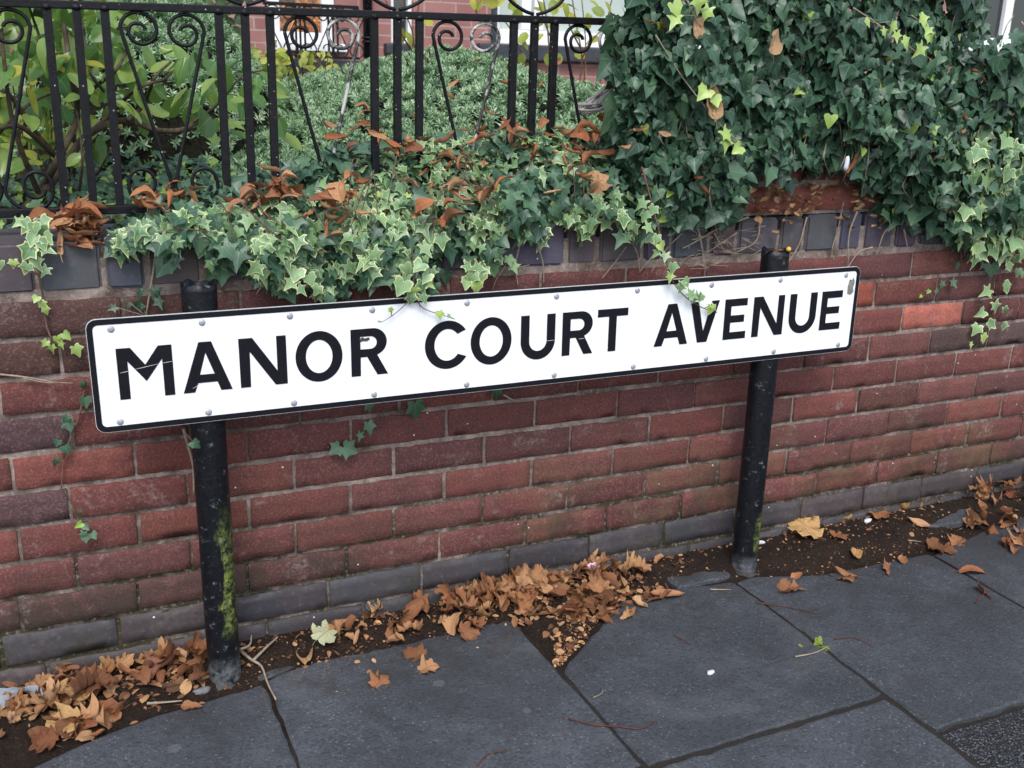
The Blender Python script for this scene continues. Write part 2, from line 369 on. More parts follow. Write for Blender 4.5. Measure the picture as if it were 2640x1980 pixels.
GOLD = mat_dry('golden_leaf', [(.56, .34, .14), (.50, .28, .11)])
PALE = mat_dry('pale_leaf', [(.50, .52, .33), (.45, .5, .3)])
STEM = mat_simple('ivy_stem', (.17, .10, .075), .8, .2, .35, 60)
PALESTEM = mat_simple('pale_twig', (.36, .29, .22), .85, .2, .35, 60)
BRANCH = mat_simple('branch_bark', (.10, .075, .05), .85, .2, .4, 50)
UPVC = mat_simple('white_upvc', (.78, .79, .80), .35, .5, .03, 3, 0)
SILL = mat_simple('dark_sill', (.045, .05, .062), .5, .4, .3, 20)
RIVET = mat_simple('rivet_metal', (.42, .42, .46), .45, .5, .15, 60, 0, metal=.35)
ALU = mat_simple('bare_edge', (.55, .57, .56), .5, .5, .1, 40, 0)
COLLAR = mat_simple('collar_cement', (.075, .072, .07), .95, .15, .4, 30, .8, .004)
CEM = mat_simple('cement', (.17, .17, .17), .9, .2, .35, 25, .8, .004)

# ------------------------------------------------------------------ ground, pavement, soil
gp = MB(); gp.box(-400, 400, -400, 400, -.6, -.05)
tag(gp.build('ground', TAR), 'dark tarmac ground stretching away beyond the pavement', 'ground', kind='structure')
def slab(mb, poly, top=0.0):
    bm = bmesh.new(); n = len(poly); pts = []
    for i in range(n):                                         # ragged, chipped edges
        a, b = np.array(poly[i]), np.array(poly[(i+1) % n]); L = np.linalg.norm(b-a); k = max(1, int(L/.03))
        d = (b-a)/L; nn = np.array([-d[1], d[0]])
        for j in range(k):
            q = a+(b-a)*j/k
            pts.append(q+nn*(abs(R.gauss(0, .0024))-.0022 if j else -.001)+d*(.006 if j == 0 else 0))
    v = [(p[0], p[1], pz(p[0])+top+R.uniform(-.0006, .0006)) for p in pts]
    v2 = [(p[0], p[1], pz(p[0])-.05) for p in pts]; c = np.mean(pts, 0)
    inner = [(p[0]+(c[0]-p[0])*.006/np.linalg.norm(c-p), p[1]+(c[1]-p[1])*.006/np.linalg.norm(c-p)) for p in pts]
    v3 = [(p[0], p[1], pz(p[0])+top+.0022) for p in inner]; m = len(v)
    mb.add(v2+v+v3, [(i, (i+1) % m, m+(i+1) % m, m+i) for i in range(m)]+[(m+i, m+(i+1) % m, 2*m+(i+1) % m, 2*m+i) for i in range(m)]+[tuple(range(2*m, 3*m))])
mb = MB()
slabs = [
 [(.832, -.69), (1.422, -.69), (1.412, -.336), (1.404, -.100), (1.19, -.094), (1.05, -.112), (.93, -.103), (.822, -.135)],
 [(.225, -.69), (.826, -.69), (.812, -.150), (.70, -.168), (.60, -.178), (.47, -.215), (.34, -.27), (.225, -.30)],
 [(1.430, -.69), (2.016, -.685), (2.017, -.150), (1.86, -.122), (1.70, -.128), (1.426, -.345)],
 [(2.026, -.815), (2.60, -.815), (2.612, -.34), (2.618, -.22), (2.25, -.205), (2.09, -.150), (2.024, -.148)],
 [(1.44, -1.29), (2.010, -1.29), (2.014, -.700), (1.44, -.704)],
 [(.84, -1.29), (1.43, -1.29), (1.43, -.704), (.84, -.704)],
 [(.23, -1.29), (.83, -1.29), (.83, -.704), (.23, -.704)],
 [(2.61, -.815), (3.2, -.815), (3.22, -.12), (2.95, -.15), (2.628, -.225)],
 [(3.21, -.815), (3.81, -.815), (3.81, -.08), (3.23, -.10)], [(3.82, -.815), (4.42, -.815), (4.42, -.08), (3.82, -.08)],
 [(4.43, -.815), (5.0, -.815), (5.0, -.08), (4.43, -.08)],
 [(-.38, -.69), (.217, -.69), (.217, -.29), (-.38, -.25)], [(-1., -.69), (-.39, -.69), (-.39, -.1), (-1., -.1)]]
for p in slabs: slab(mb, p)
# two wall-side strips of slab and the small broken piece by the right post
frag = [tuple(gnd(x, y)[:2]) for x, y in [(1703, 1478), (1741, 1522), (1880, 1493), (1886, 1480), (1812, 1455)]]
slab(mb, frag, .006)
frag2 = [tuple(gnd(x, y)[:2]) for x, y in [(648, 1748), (664, 1760), (760, 1728), (745, 1712)]]
slab(mb, frag2, .004)
frag3 = [tuple(gnd(x, y)[:2]) for x, y in [(2350, 1345), (2360, 1372), (2500, 1352), (2500, 1312)]]
slab(mb, frag3, .010)
pv = mb.build('pavement', SLAB, fix=True); tag(pv, 'dark grey concrete paving slabs of the pavement', 'pavement', kind='structure')
rd = MB(); rd.add([(2.03, -.83, pz(2.03)-.004), (7, -.83, pz(5)-.004), (7, -6, 0), (2.03, -6, 0)], [(3, 2, 1, 0)])
tag(rd.build('road', TAR), 'coarse dark tarmac beside the paving slabs', 'road', kind='structure')
# soil strip: one height field that comes up through the gaps and along the foot of the wall
def fbm(x, y, s, seed):
    r = np.random.default_rng(seed); o = np.zeros_like(x); a = 1.
    for k in range(5):
        for j in range(3):
            th = r.uniform(0, 6.28); f = s*2**k; o += a*np.sin(f*(x*np.cos(th)+y*np.sin(th))+r.uniform(0, 6.28))/3
        a *= .55
    return o
xs = np.linspace(.05, 3.7, 560); ys = np.concatenate([np.linspace(-1.3, -.45, 90), np.linspace(-.44, .012, 130)])
X, Y = np.meshgrid(xs, ys); nz = fbm(X, Y, 9, 3)
lip = np.interp(X, [.05, .3, .5, .75, 1.0, 1.3, 1.5, 1.75, 2.0, 2.2, 2.6, 2.9, 3.7], [-.30, -.22, -.15, -.14, -.115, -.10, -.12, -.075, -.09, -.17, -.16, -.06, -.05])+.012*nz
h = np.clip((Y-lip)*.35, -.012, .02)+.0045
patch = np.exp(-(((X-2.37)/.27)**2+((Y+.09)/.085)**2)**1.3); h = np.maximum(h, -.012+.020*patch)
tri = np.exp(-((((X-1.50)/.10)**2+((Y+.165)/.085)**2)**1.5)); h = np.maximum(h, -.012+.019*tri)
pb = np.exp(-((((X-.77)/.09)**2+((Y+.11)/.06)**2)**1.5)); h = np.maximum(h, -.012+.02*pb)
h = np.where((Y < -.822) & (X > 2.03), -.03, np.maximum(h, -.0022))+.0024*fbm(X, Y, 60, 5)*(h > -.003)
Z = pz(X)+h
V = np.stack([X, Y, Z], -1).reshape(-1, 3); nx, ny = len(xs), len(ys)
I = np.arange(nx*ny).reshape(ny, nx); F = np.stack([I[:-1, :-1], I[:-1, 1:], I[1:, 1:], I[1:, :-1]], -1).reshape(-1, 4)
tag(link('soil_strip', npmesh('soil_strip', V, [F]), SOIL, smooth=True), 'dark crumbly soil along the foot of the wall', 'soil', kind='structure')
def soilz(x, y): return float(Z[np.abs(ys-y).argmin(), np.abs(xs-x).argmin()])

# ------------------------------------------------------------------ garden wall, brick by brick
CZ, CH = .8275, .0763
wall = empty('garden_wall', (1.5, 0, 0), 'low red brick garden wall with blue brick coping and base courses', 'wall')
ph = {1: .155, 2: .034, 3: .147, 4: .04, 5: .152, 6: .024, 7: .148, 8: .022, 9: .135, 10: .09, 11: .172, 12: .06}
REDS = [(.165, .050, .042), (.140, .044, .039), (.180, .054, .043), (.125, .043, .040), (.155, .049, .044), (.118, .044, .042), (.165, .058, .050)]
BLUES = [(.040, .042, .049), (.034, .036, .042), (.048, .042, .046), (.044, .045, .053), (.046, .038, .040)]
def brick_grid(x0, x1, z0, z1, yf, nxg, nzg, jit=.0012):
    e = .0022; gx = np.concatenate([[0], np.linspace(e/(x1-x0), 1-e/(x1-x0), nxg-2), [1]]); gz = np.concatenate([[0], np.linspace(e/(z1-z0), 1-e/(z1-z0), nzg-2), [1]])
    U, Wv = np.meshgrid(gx, gz)
    XX = x0+(x1-x0)*U; ZZ = z0+(z1-z0)*Wv
    bd = (U == 0) | (U == 1) | (Wv == 0) | (Wv == 1)
    chip = R.random() < .35
    XX = XX+np.where(U == 0, np.abs(N.normal(0, jit, U.shape)), 0)-np.where(U == 1, np.abs(N.normal(0, jit, U.shape)), 0)+0
    ZZ = ZZ+np.where(Wv == 0, np.abs(N.normal(0, jit*1.3, U.shape)), 0)-np.where(Wv == 1, np.abs(N.normal(0, jit*1.3, U.shape)), 0)
    cn = ((U == 0) | (U == 1)) & ((Wv == 0) | (Wv == 1))
    XX = np.where(cn, XX+(.5-U)*.0045, XX); ZZ = np.where(cn, ZZ+(.5-Wv)*.003, ZZ)
    if chip:
        ci, cj_ = R.choice([0, -1]), R.randrange(2, nxg-2); ZZ[ci, cj_-1:cj_+2] += (1 if ci == 0 else -1)*R.uniform(.002, .0055)
    YY = yf+np.where(bd, .0016, 0)+N.normal(0, .00022, U.shape)
    front = np.stack([XX, YY, ZZ], -1).reshape(-1, 3)
    idx = np.arange(nxg*nzg).reshape(nzg, nxg)
    Fq = np.stack([idx[:-1, :-1], idx[:-1, 1:], idx[1:, 1:], idx[1:, :-1]], -1).reshape(-1, 4)
    loop = np.concatenate([idx[0, :], idx[1:, -1], idx[-1, -2::-1], idx[-2:0:-1, 0]])
    back = front[loop].copy(); back[:, 1] = yf+.03
    nb = len(front); m = len(loop); k = np.arange(m)
    Fs = np.stack([loop, nb+k, nb+(k+1) % m, loop[(k+1) % m]], -1)
    return np.concatenate([front, back]), np.concatenate([Fq, Fs])
def bricks(name, rows, mat, pick, parent, xa=-.9, xb=5.2, yoff=0., zfun=None):
    Vs, Fs, Cs = [], [], []; b = 0
    for k in rows:
        z1 = CZ-(k-1)*CH; z0 = z1-CH
        n0 = int((xa-ph[k])/.225)-1
        for n in range(n0, n0+int((xb-xa)/.225)+2):
            g = R.uniform(.0014, .0040)
            x0 = ph[k]+n*.225+g; x1 = ph[k]+(n+1)*.225-g
            v, f = brick_grid(x0, x1, z0+R.uniform(.0032, .0054), z1-R.uniform(.0032, .0054), yoff+R.uniform(-.0025, .0018), 16, 6)
            c = pick(k, (x0+x1)/2); f_ = R.uniform(.8, 1.2); c = tuple(max(.01, q*f_*R.uniform(.97, 1.03)) for q in c)
            Vs.append(v); Fs.append(f+b); Cs.append(np.tile(c+(1.,), (len(v), 1))); b += len(v)
    return link(name, npmesh(name, np.concatenate(Vs), [np.concatenate(Fs)], {'bcol': ('FLOAT_COLOR', np.concatenate(Cs))}), mat, parent, True)
def pick_red(k, x):
    if k == 3 and 2.6 < x < 2.9: return (.52, .15, .105)
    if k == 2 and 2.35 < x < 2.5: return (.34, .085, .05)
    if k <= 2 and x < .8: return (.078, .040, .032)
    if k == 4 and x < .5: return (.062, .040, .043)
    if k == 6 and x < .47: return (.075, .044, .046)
    if k in (5, 6, 7) and x < .9: return R.choice([(.18, .054, .040), (.155, .049, .039), (.165, .052, .043)])
    if k == 4 and 2.8 < x < 3.1: return (.09, .06, .055)
    if k == 9 and x < .9: return (.13, .055, .055)
    return R.choice(REDS)
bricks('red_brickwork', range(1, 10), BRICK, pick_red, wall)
bricks('blue_brick_base', range(10, 13), BLUE, lambda k, x: R.choice(BLUES), wall)
# coping: bricks on edge with the measured joints
cj = [.46, .577, .654, .763, .849, .955, 1.04, 1.15, 1.255, 1.366, 1.566, 1.65, 1.772, 1.85, 1.96, 2.04, 2.169, 2.249, 2.36, 2.443, 2.553, 2.636, 2.745]
while cj[0] > -.9: cj.insert(0, cj[0]-R.choice([.112, .2, .086]))
while cj[-1] < 5.2: cj.append(cj[-1]+R.choice([.112, .085, .11]))
Vs, Fs, Cs, b = [], [], [], 0
for a, c in zip(cj[:-1], cj[1:]):
    bm = bmesh.new(); r = bmesh.ops.create_cube(bm, size=1)
    x0, x1 = a+R.uniform(.004, .007), c-R.uniform(.004, .007); top = .934+R.uniform(-.004, .004); yf = R.uniform(-.004, .001)
    for v in bm.verts: v.co = Vector((x0 if v.co.x < 0 else x1, yf if v.co.y < 0 else .212, .8395+R.uniform(-.0015, .0015) if v.co.z < 0 else top))
    bmesh.ops.bevel(bm, geom=bm.edges[:], offset=.006, segments=3, affect='EDGES')
    bm.verts.ensure_lookup_table(); v = np.array([q.co[:] for q in bm.verts])
    for f in bm.faces: Fs.append(tuple(b+q.index for q in f.verts))
    cc = tuple(q*R.uniform(.8, 1.2) for q in R.choice([(.070, .066, .092), (.062, .058, .078), (.085, .066, .080), (.060, .060, .085)]))
    Vs.append(v); Cs.append(np.tile(cc+(1.,), (len(v), 1))); b += len(v); bm.free()
Vs = np.concatenate(Vs)
link('coping', npmesh('coping', Vs, [np.array([f for f in Fs if len(f) == k]) for k in (3, 4) if any(len(f) == k for f in Fs)], {'bcol': ('FLOAT_COLOR', np.concatenate(Cs))}), BLUE, wall, False)
# mortar: one rough sheet behind the brick faces, with thickness
xs2 = np.linspace(-1, 5.3, 1500); zs2 = np.linspace(-.12, .9, 240); X2, Z2 = np.meshgrid(xs2, zs2)
Y2 = .0038+.0016*fbm(X2, Z2, 45, 8)+.0022*np.maximum(0, fbm(X2, Z2, 11, 9))
Y2 = np.where(Z2 > CZ+.014, .006, Y2)
I = np.arange(X2.size).reshape(X2.shape); F = np.stack([I[:-1, :-1], I[:-1, 1:], I[1:, 1:], I[1:, :-1]], -1).reshape(-1, 4)
link('mortar', npmesh('mortar', np.stack([X2, Y2, Z2], -1).reshape(-1, 3), [F]), MORTAR, wall, True)
core = MB(); core.box(-1, 5.3, .035, .205, -.12, .922); core.build('wall_core', MORTAR, wall)
# the taller red brick length behind the ivy on the right
rows_hi = {}
for i in range(6): ph[-i] = ph[(i % 2)+1]
hi = empty('upper_wall', (2.9, .1, .934), 'upper length of red brickwork standing on the coping, mostly hidden by dark ivy', 'wall')
Vs, Fs, Cs, b = [], [], [], 0
for i in range(4):
    z0 = .938+i*CH
    for n in range(8, 24):
        x0 = n*.225+(.06 if i % 2 else -.05)+.005; x1 = x0+.215
        if x0 < 1.8: continue
        v, f = brick_grid(x0, x1, z0+.006, z0+CH-.006, .006+R.uniform(-.002, .002), 12, 5)
        c = R.choice(REDS); c = (c[0]*1.5, c[1]*1.5, c[2]*1.4)
        Vs.append(v); Fs.append(f+b); Cs.append(np.tile(c+(1.,), (len(v), 1))); b += len(v)
link('red_brickwork', npmesh('red_brickwork', np.concatenate(Vs), [np.concatenate(Fs)], {'bcol': ('FLOAT_COLOR', np.concatenate(Cs))}), BRICK, hi, True)
core = MB(); core.box(1.82, 5.2, .012, .2, .936, 1.245); core.build('mortar', MORTAR, hi)

# ------------------------------------------------------------------ street sign
SX, SZ, SY, TILT = 1.428, .7093, -.137, .0060
sign = empty('street_sign', (SX, -.1, 0), 'long white street nameplate with black border and black letters on two black posts', 'sign')
def rrect(w, h, r, n=6):
    P = []
    for cx, cz, a0 in ((w/2-r, h/2-r, 0), (-w/2+r, h/2-r, 90), (-w/2+r, -h/2+r, 180), (w/2-r, -h/2+r, 270)):
        for k in range(n+1):
            a = math.radians(a0+90*k/n); P.append((cx+r*math.cos(a), cz+r*math.sin(a)))
    return P
panel = bpy.data.objects.new('sign_panel', None)
def sgn(u, v, y): return (SX+u*math.cos(TILT)-v*math.sin(TILT), y, SZ+u*math.sin(TILT)+v*math.cos(TILT))
def ring(mb, A, B, y0, y1):
    n = len(A)
    mb.add([sgn(*p, y0) for p in A]+[sgn(*p, y0) for p in B]+[sgn(*p, y1) for p in A]+[sgn(*p, y1) for p in B],
           [(i, (i+1) % n, n+(i+1) % n, n+i) for i in range(n)]+[(2*n+i, 3*n+i, 3*n+(i+1) % n, 2*n+(i+1) % n) for i in range(n)]
           + [(i, 2*n+i, 2*n+(i+1) % n, (i+1) % n) for i in range(n)]+[(n+i, n+(i+1) % n, 3*n+(i+1) % n, 3*n+i) for i in range(n)])
def plate(poly, y0, y1, mb):
    n = len(poly)
    mb.add([sgn(*p, y0) for p in poly]+[sgn(*p, y1) for p in poly],
           [tuple(range(n)), tuple(range(2*n-1, n-1, -1))]+[(i, i+n, (i+1) % n+n, (i+1) % n) for i in range(n)])
mb = MB(); plate(rrect(1.786, .2165, .018), SY, -.1335, mb)
panel = mb.build('sign_panel', WHITE, sign)
mb = MB(); ring(mb, rrect(1.7850, .2155, .0175), rrect(1.7645, .1945, .009), SY-.0009, SY+.0005); mb.build('border', BLACK, panel)
mb = MB(); ring(mb, rrect(1.7868, .2173, .0184), rrect(1.7850, .2155, .0175), SY-.0004, -.1332); mb.build('edge_trim', ALU, panel)
BL, CAP, ST = -.0472, .0985, .0197                              # baseline, cap height, stroke
def arc(cx, cz, rx, rz, a0, a1, n=18):
    return [(cx+rx*math.cos(math.radians(a0+(a1-a0)*k/n)), cz+rz*math.sin(math.radians(a0+(a1-a0)*k/n))) for k in range(n+1)]
def letter(mb, outer, holes=()):
    """triangulated flat glyph, a hair proud of the panel"""
    bm = bmesh.new(); es = []
    for lp in [outer]+list(holes):
        vs = [bm.verts.new(sgn(x-SX, BL+z, SY-.0010)) for x, z in lp]
        es += [bm.edges.new((vs[i], vs[(i+1) % len(vs)])) for i in range(len(vs))]
    bmesh.ops.triangle_fill(bm, use_beauty=True, use_dissolve=False, edges=es)
    bm.verts.index_update(); v = [q.co[:] for q in bm.verts]; f = [tuple(q.index for q in t.verts) for t in bm.faces]
    nf = []
    for t in f:
        a, b_, c = (Vector(v[i]) for i in t); nf.append(t if (b_-a).cross(c-a).y < 0 else t[::-1])
    mb.add(v, nf); bm.free()
C_ = CAP
def L_M(m, x): letter(m, [(x, 0), (x+.0185, 0), (x+.0185, .0725), (x+.0490, .0318), (x+.0793, .0725), (x+.0793, 0), (x+.0978, 0), (x+.0978, C_), (x+.0735, C_), (x+.0490, .0640), (x+.0247, C_), (x, C_)])
def L_A(m, x): letter(m, [(x, 0), (x+.0212, 0), (x+.0283, .0180), (x+.0638, .0180), (x+.0698, 0), (x+.0912, 0), (x+.0567, C_), (x+.0333, C_)], [[(x+.0324, .0345), (x+.0592, .0345), (x+.0449, .0770)]])
def L_N(m, x): letter(m, [(x, 0), (x+.0193, 0), (x+.0204, .0712), (x+.0673, 0), (x+.0908, 0), (x+.0908, C_), (x+.0722, C_), (x+.0718, .0288), (x+.0263, C_), (x, C_)])
def L_O(m, x):
    letter(m, arc(x+.0472, C_/2, .0472, C_/2+.003, 0, 351, 39), [arc(x+.0472, C_/2, .0268, .0342, 0, 350, 35)])
def L_R(m, x):
    o = [(x, 0), (x+.0194, 0), (x+.0199, .0392), (x+.0335, .0392), (x+.0543, 0), (x+.0768, 0), (x+.0545, .0424)]
    o += arc(x+.0460, .0700, .0291, .0285, -62, 90, 14)+[(x, C_)]
    letter(m, o, [[(x+.0199, .0560)]+arc(x+.0412, .0690, .0128, .0130, -90, 90, 12)+[(x+.0199, .0820)]])
def L_C(m, x):
    o = arc(x+.0500, C_/2, .0500, C_/2+.003, 35, 328, 34); i = arc(x+.0500, C_/2, .0290, .0342, 322, 40, 30)
    letter(m, o+i)
def L_U(m, x):
    letter(m, [(x, C_)]+arc(x+.0413, .040, .0413, .0420, 180, 360, 20)+[(x+.0826, C_), (x+.0622, C_)]+arc(x+.0413, .040, .0209, .0225, 0, -180, 16)+[(x+.0204, C_)])
def L_T(m, x): letter(m, [(x, C_), (x, .0808), (x+.0287, .0808), (x+.0287, 0), (x+.0486, 0), (x+.0486, .0808), (x+.0775, .0808), (x+.0775, C_)])
def L_V(m, x): letter(m, [(x, C_), (x+.0218, C_), (x+.0388, .0275), (x+.0586, C_), (x+.0804, C_), (x+.0507, 0), (x+.0243, 0)])
def L_E(m, x): letter(m, [(x, 0), (x+.0645, 0), (x+.0645, .0178), (x+.0187, .0178), (x+.0187, .0408), (x+.0575, .0408), (x+.0575, .0586), (x+.0187, .0586), (x+.0187, .0806), (x+.0640, .0806), (x+.0640, C_), (x, C_)])
for word in ([(L_M, .5812), (L_A, .6940), (L_N, .8010), (L_O, .9090), (L_R, 1.0208)], [(L_C, 1.1775), (L_O, 1.2795), (L_U, 1.3955), (L_R, 1.4955), (L_T, 1.5826)], [(L_A, 1.7319), (L_V, 1.8259), (L_E, 1.9220), (L_N, 2.0045), (L_U, 2.1118), (L_E, 2.2088)]):
    m = MB()
    for fn, x in word: fn(m, x)
    m.build('lettering', BLACK, panel, fix=False)
def ico(center, rad, sub=2, flat=(1, 1, 1)):
    bm = bmesh.new(); bmesh.ops.create_icosphere(bm, subdivisions=sub, radius=1)
    v = [(center[0]+q.co.x*rad*flat[0], center[1]+q.co.y*rad*flat[1], center[2]+q.co.z*rad*flat[2]) for q in bm.verts]
    f = [tuple(q.index for q in t.verts) for t in bm.faces]; bm.free(); return v, f
for i in range(10):
    for v in (.0885, -.0895):
        u = [.577, .737, .902, 1.067, 1.271, 1.479, 1.681, 1.880, 2.077, 2.277][i]-SX
        m = MB(); m.add(*ico(sgn(u, v, SY-.0006), .0066, 2, (1, .32, 1))); m.build('rivet', RIVET, panel, True)
# marks of age on the panel: scuffs and scratches, flat flecks of bare or dirty metal
def fleck(name, pts, mat, y=.0013):
    m = MB(); plate([(x-SX, z-SZ-(x-SX)*TILT) for x, z in pts], SY-y, SY-y+.0004, m); return m.build(name, mat, panel)
GREY = mat_simple('scuff_grey', (.30, .30, .27), .9, .1, .5, 160)
fleck('scuff_mark', [(2.286, .775), (2.290, .792), (2.297, .789), (2.301, .796), (2.306, .786), (2.303, .770), (2.306, .759), (2.296, .752), (2.287, .755)], GREY)
fleck('scuff_mark', [(1.0385, .737), (1.045, .741), (1.050, .738), (1.058, .740), (1.061, .736), (1.054, .732), (1.046, .733), (1.041, .731)], mat_simple('scuff_dark', (.10, .10, .085), .9, .1, .5, 200))
CHIP = mat_simple('chip_white', (.72, .73, .73), .6, .3, .1, 90, 0)
for a, b_ in [((.585, .709), (.605, .712)), ((.607, .713), (.655, .721)), ((.660, .7216), (.681, .7235)), ((.548, .720), (.5575, .7205)), ((.549, .707), (.5575, .7075)), ((.549, .697), (.5545, .698)), ((.711, .666), (.728, .676)), ((1.4555, .7005), (1.4775, .7008)), ((1.536, .6985), (1.552, .6992)), ((.548, .690), (.5525, .6905))]:
    t = .00042
    fleck('scratch', [(a[0], a[1]-t*.3), (.6*a[0]+.4*b_[0], .6*a[1]+.4*b_[1]-t*.8), (b_[0], b_[1]-t*.2), (b_[0], b_[1]+t*.3), (.4*a[0]+.6*b_[0], .4*a[1]+.6*b_[1]+t), (a[0], a[1]+t*.3)], CHIP)
for px, ptop in ((.7388, .8615), (2.0827, .8675)):
    m = MB(); r = .0335; n = 32; zs = [-.05, 0, .02, .1, .3, .5, ptop-.012, ptop]
    for zi, z in enumerate(zs): pass
    V = []; F = []
    for z in zs:
        for k in range(n):
            a = 2*math.pi*k/n; jag = (.0035*math.sin(3*a+px)+.0025*math.sin(7*a)) if z == ptop else 0
            V.append((px+r*math.cos(a), -.1+r*math.sin(a), z+jag))
    base_in = len(V)
    for z in (ptop, ptop-.05):
        for k in range(n):
            a = 2*math.pi*k/n; jag = (.0035*math.sin(3*a+px)+.0025*math.sin(7*a)) if z == ptop else 0
            V.append((px+(r-.004)*math.cos(a), -.1+(r-.004)*math.sin(a), z+jag-.0005))
    for i in range(len(zs)-1):
        F += [(i*n+k, i*n+(k+1) % n, (i+1)*n+(k+1) % n, (i+1)*n+k) for k in range(n)]
    t = (len(zs)-1)*n
    F += [(t+k, t+(k+1) % n, base_in+(k+1) % n, base_in+k) for k in range(n)]
    F += [(base_in+k, base_in+(k+1) % n, base_in+n+(k+1) % n, base_in+n+k) for k in range(n)]
    m.add(V, F); post = m.build('post', POST, sign, True)
    post['label'] = 'black post with yellow green algae down one side' if px < 1 else 'black post with a chipped grey foot'
    me = post.data
    c = MB(); c.tube([(px, -.1, ptop-.014), (px, -.1, ptop-.010)], .0293, 24); c.build('grime_plug', CEM, post)
    c = MB(); V, F = ico((px, -.1, pz(px)+.001), .043, 3, (1, 1, .3)); V = [(x+R.gauss(0, .002), y+R.gauss(0, .002), z+R.gauss(0, .002)) for x, y, z in V]
    c.add(V, F); c.build('cement_collar', COLLAR, post)

# ------------------------------------------------------------------ iron railings on top of the wall
FY = .1
rail = empty('iron_railings', (1., FY, .93), 'black wrought iron railings with heart shaped scroll panels on top of the wall', 'railing')
def rt(x): return 1.357+.0175*(x-.447)
def rb(x): return .979+.010*(x-.447)
m = MB(); m.add([(-.9, FY-.009, rt(-.9)-.008), (1.95, FY-.009, rt(1.95)-.008), (1.95, FY+.009, rt(1.95)-.008), (-.9, FY+.009, rt(-.9)-.008),
                 (-.9, FY-.009, rt(-.9)+.007), (1.95, FY-.009, rt(1.95)+.007), (1.95, FY+.009, rt(1.95)+.007), (-.9, FY+.009, rt(-.9)+.007)],
                [(0, 3, 2, 1), (4, 5, 6, 7), (0, 1, 5, 4), (1, 2, 6, 5), (2, 3, 7, 6), (3, 0, 4, 7)])
m.build('top_rail', IRON, rail, bevel=.002)
m = MB(); m.add([(-.9, FY-.012, rb(-.9)-.009), (1.95, FY-.012, rb(1.95)-.009), (1.95, FY+.012, rb(1.95)-.009), (-.9, FY+.012, rb(-.9)-.009),
                 (-.9, FY-.012, rb(-.9)+.007), (1.95, FY-.012, rb(1.95)+.007), (1.95, FY+.012, rb(1.95)+.007), (-.9, FY+.012, rb(-.9)+.007)],
                [(0, 3, 2, 1), (4, 5, 6, 7), (0, 1, 5, 4), (1, 2, 6, 5), (2, 3, 7, 6), (3, 0, 4, 7)])
m.build('bottom_rail', IRON, rail, bevel=.002)
GC = [-.684, -.368, -.052, .264, .575, .883, 1.198, 1.5165, 1.83]
for g in GC:
    for d in (-.0505, 0, .049):
        x = g+d; m = MB(); w = .0077; xt = x-.002; z0, z1 = rb(x)+.005, rt(x)-.007
        m.add([(x-w-.003, FY-w, z0), (x+w-.003, FY-w, z0), (x+w-.003, FY+w, z0), (x-w-.003, FY+w, z0), (x-w, FY-w, z1), (x+w, FY-w, z1), (x+w, FY+w, z1), (x-w, FY+w, z1)],
              [(0, 3, 2, 1), (4, 5, 6, 7), (0, 1, 5, 4), (1, 2, 6, 5), (2, 3, 7, 6), (3, 0, 4, 7)])
        m.build('bar', IRON, rail, bevel=.0012)
        m = MB(); V, F = ico((x, FY-.004, z1+.002), .0095, 2, (1.05, .9, .8)); V = [(a+R.gauss(0, .0006), b_+R.gauss(0, .0006), c+R.gauss(0, .0006)) for a, b_, c in V]
        m.add(V, F); m.build('weld', IRON, rail, True)
def spiral(cx, cz, rr, a0, step, sx):
    """radii rr at multiples of 90 degrees from a0"""
    out = []; n = len(rr)-1
    for i in range(n*10+1):
        t = i/10; k = min(int(t), n-1); f = t-k
        p0, p1, p2, p3 = rr[max(k-1, 0)], rr[k], rr[k+1], rr[min(k+2, n)]
        rad = .5*(2*p1+(p2-p0)*f+(2*p0-5*p1+4*p2-p3)*f*f+(3*p1-p0-3*p2+p3)*f**3); a = math.radians(a0+step*t)
        out.append((cx+sx*rad*math.cos(a), cz+rad*math.sin(a)))
    return out
for i in range(len(GC)-1):
    pc = (GC[i]+GC[i+1])/2-.003
    for sx in (-1, 1):
        zt = rt(pc)-.008-.0335
        # left scroll drawn with cos positive to the right, mirrored by sx
        top = spiral(pc+sx*.0445, zt, [.0325, .0305, .0330, .0265, .0175, .0105, .0125], 180, -90, -sx)
        bot = spiral(pc+sx*.060, rb(pc)+.0425, [.0575, .0365, .0255, .0335, .0235, .0150, .0120], 0, -90, -sx)
        pts = [(x, FY, z) for x, z in top[::-1]]
        a, b_ = top[0], bot[0]
        pts += [(a[0]+(b_[0]-a[0])*k/8, FY, a[1]+(b_[1]-a[1])*k/8) for k in range(1, 8)]
        pts += [(x, FY, z) for x, z in bot]
        m = MB(); m.tube(pts, .0038, 8)
        worn = sx == 1 and pc > .9
        o = m.build('scroll', WORN if worn else IRON, rail, True)
        if worn: o['label'] = 'scroll with black paint worn to bare pale metal'
for g in GC:                                                     # cresting above the rail
    for sx in (-1, 1):
        z = rt(g)+.008
        pts = curve([(g+sx*.004, FY, z+.002), (g+sx*.03, FY, z+.010), (g+sx*.062, FY, z+.030), (g+sx*.080, FY, z+.065), (g+sx*.078, FY, z+.10), (g+sx*.055, FY, z+.12), (g+sx*.033, FY, z+.105), (g+sx*.04, FY, z+.08), (g+sx*.055, FY, z+.085)], 40)
        m = MB(); m.tube(pts, .0040, 8); m.build('crest_scroll', IRON, rail, True)

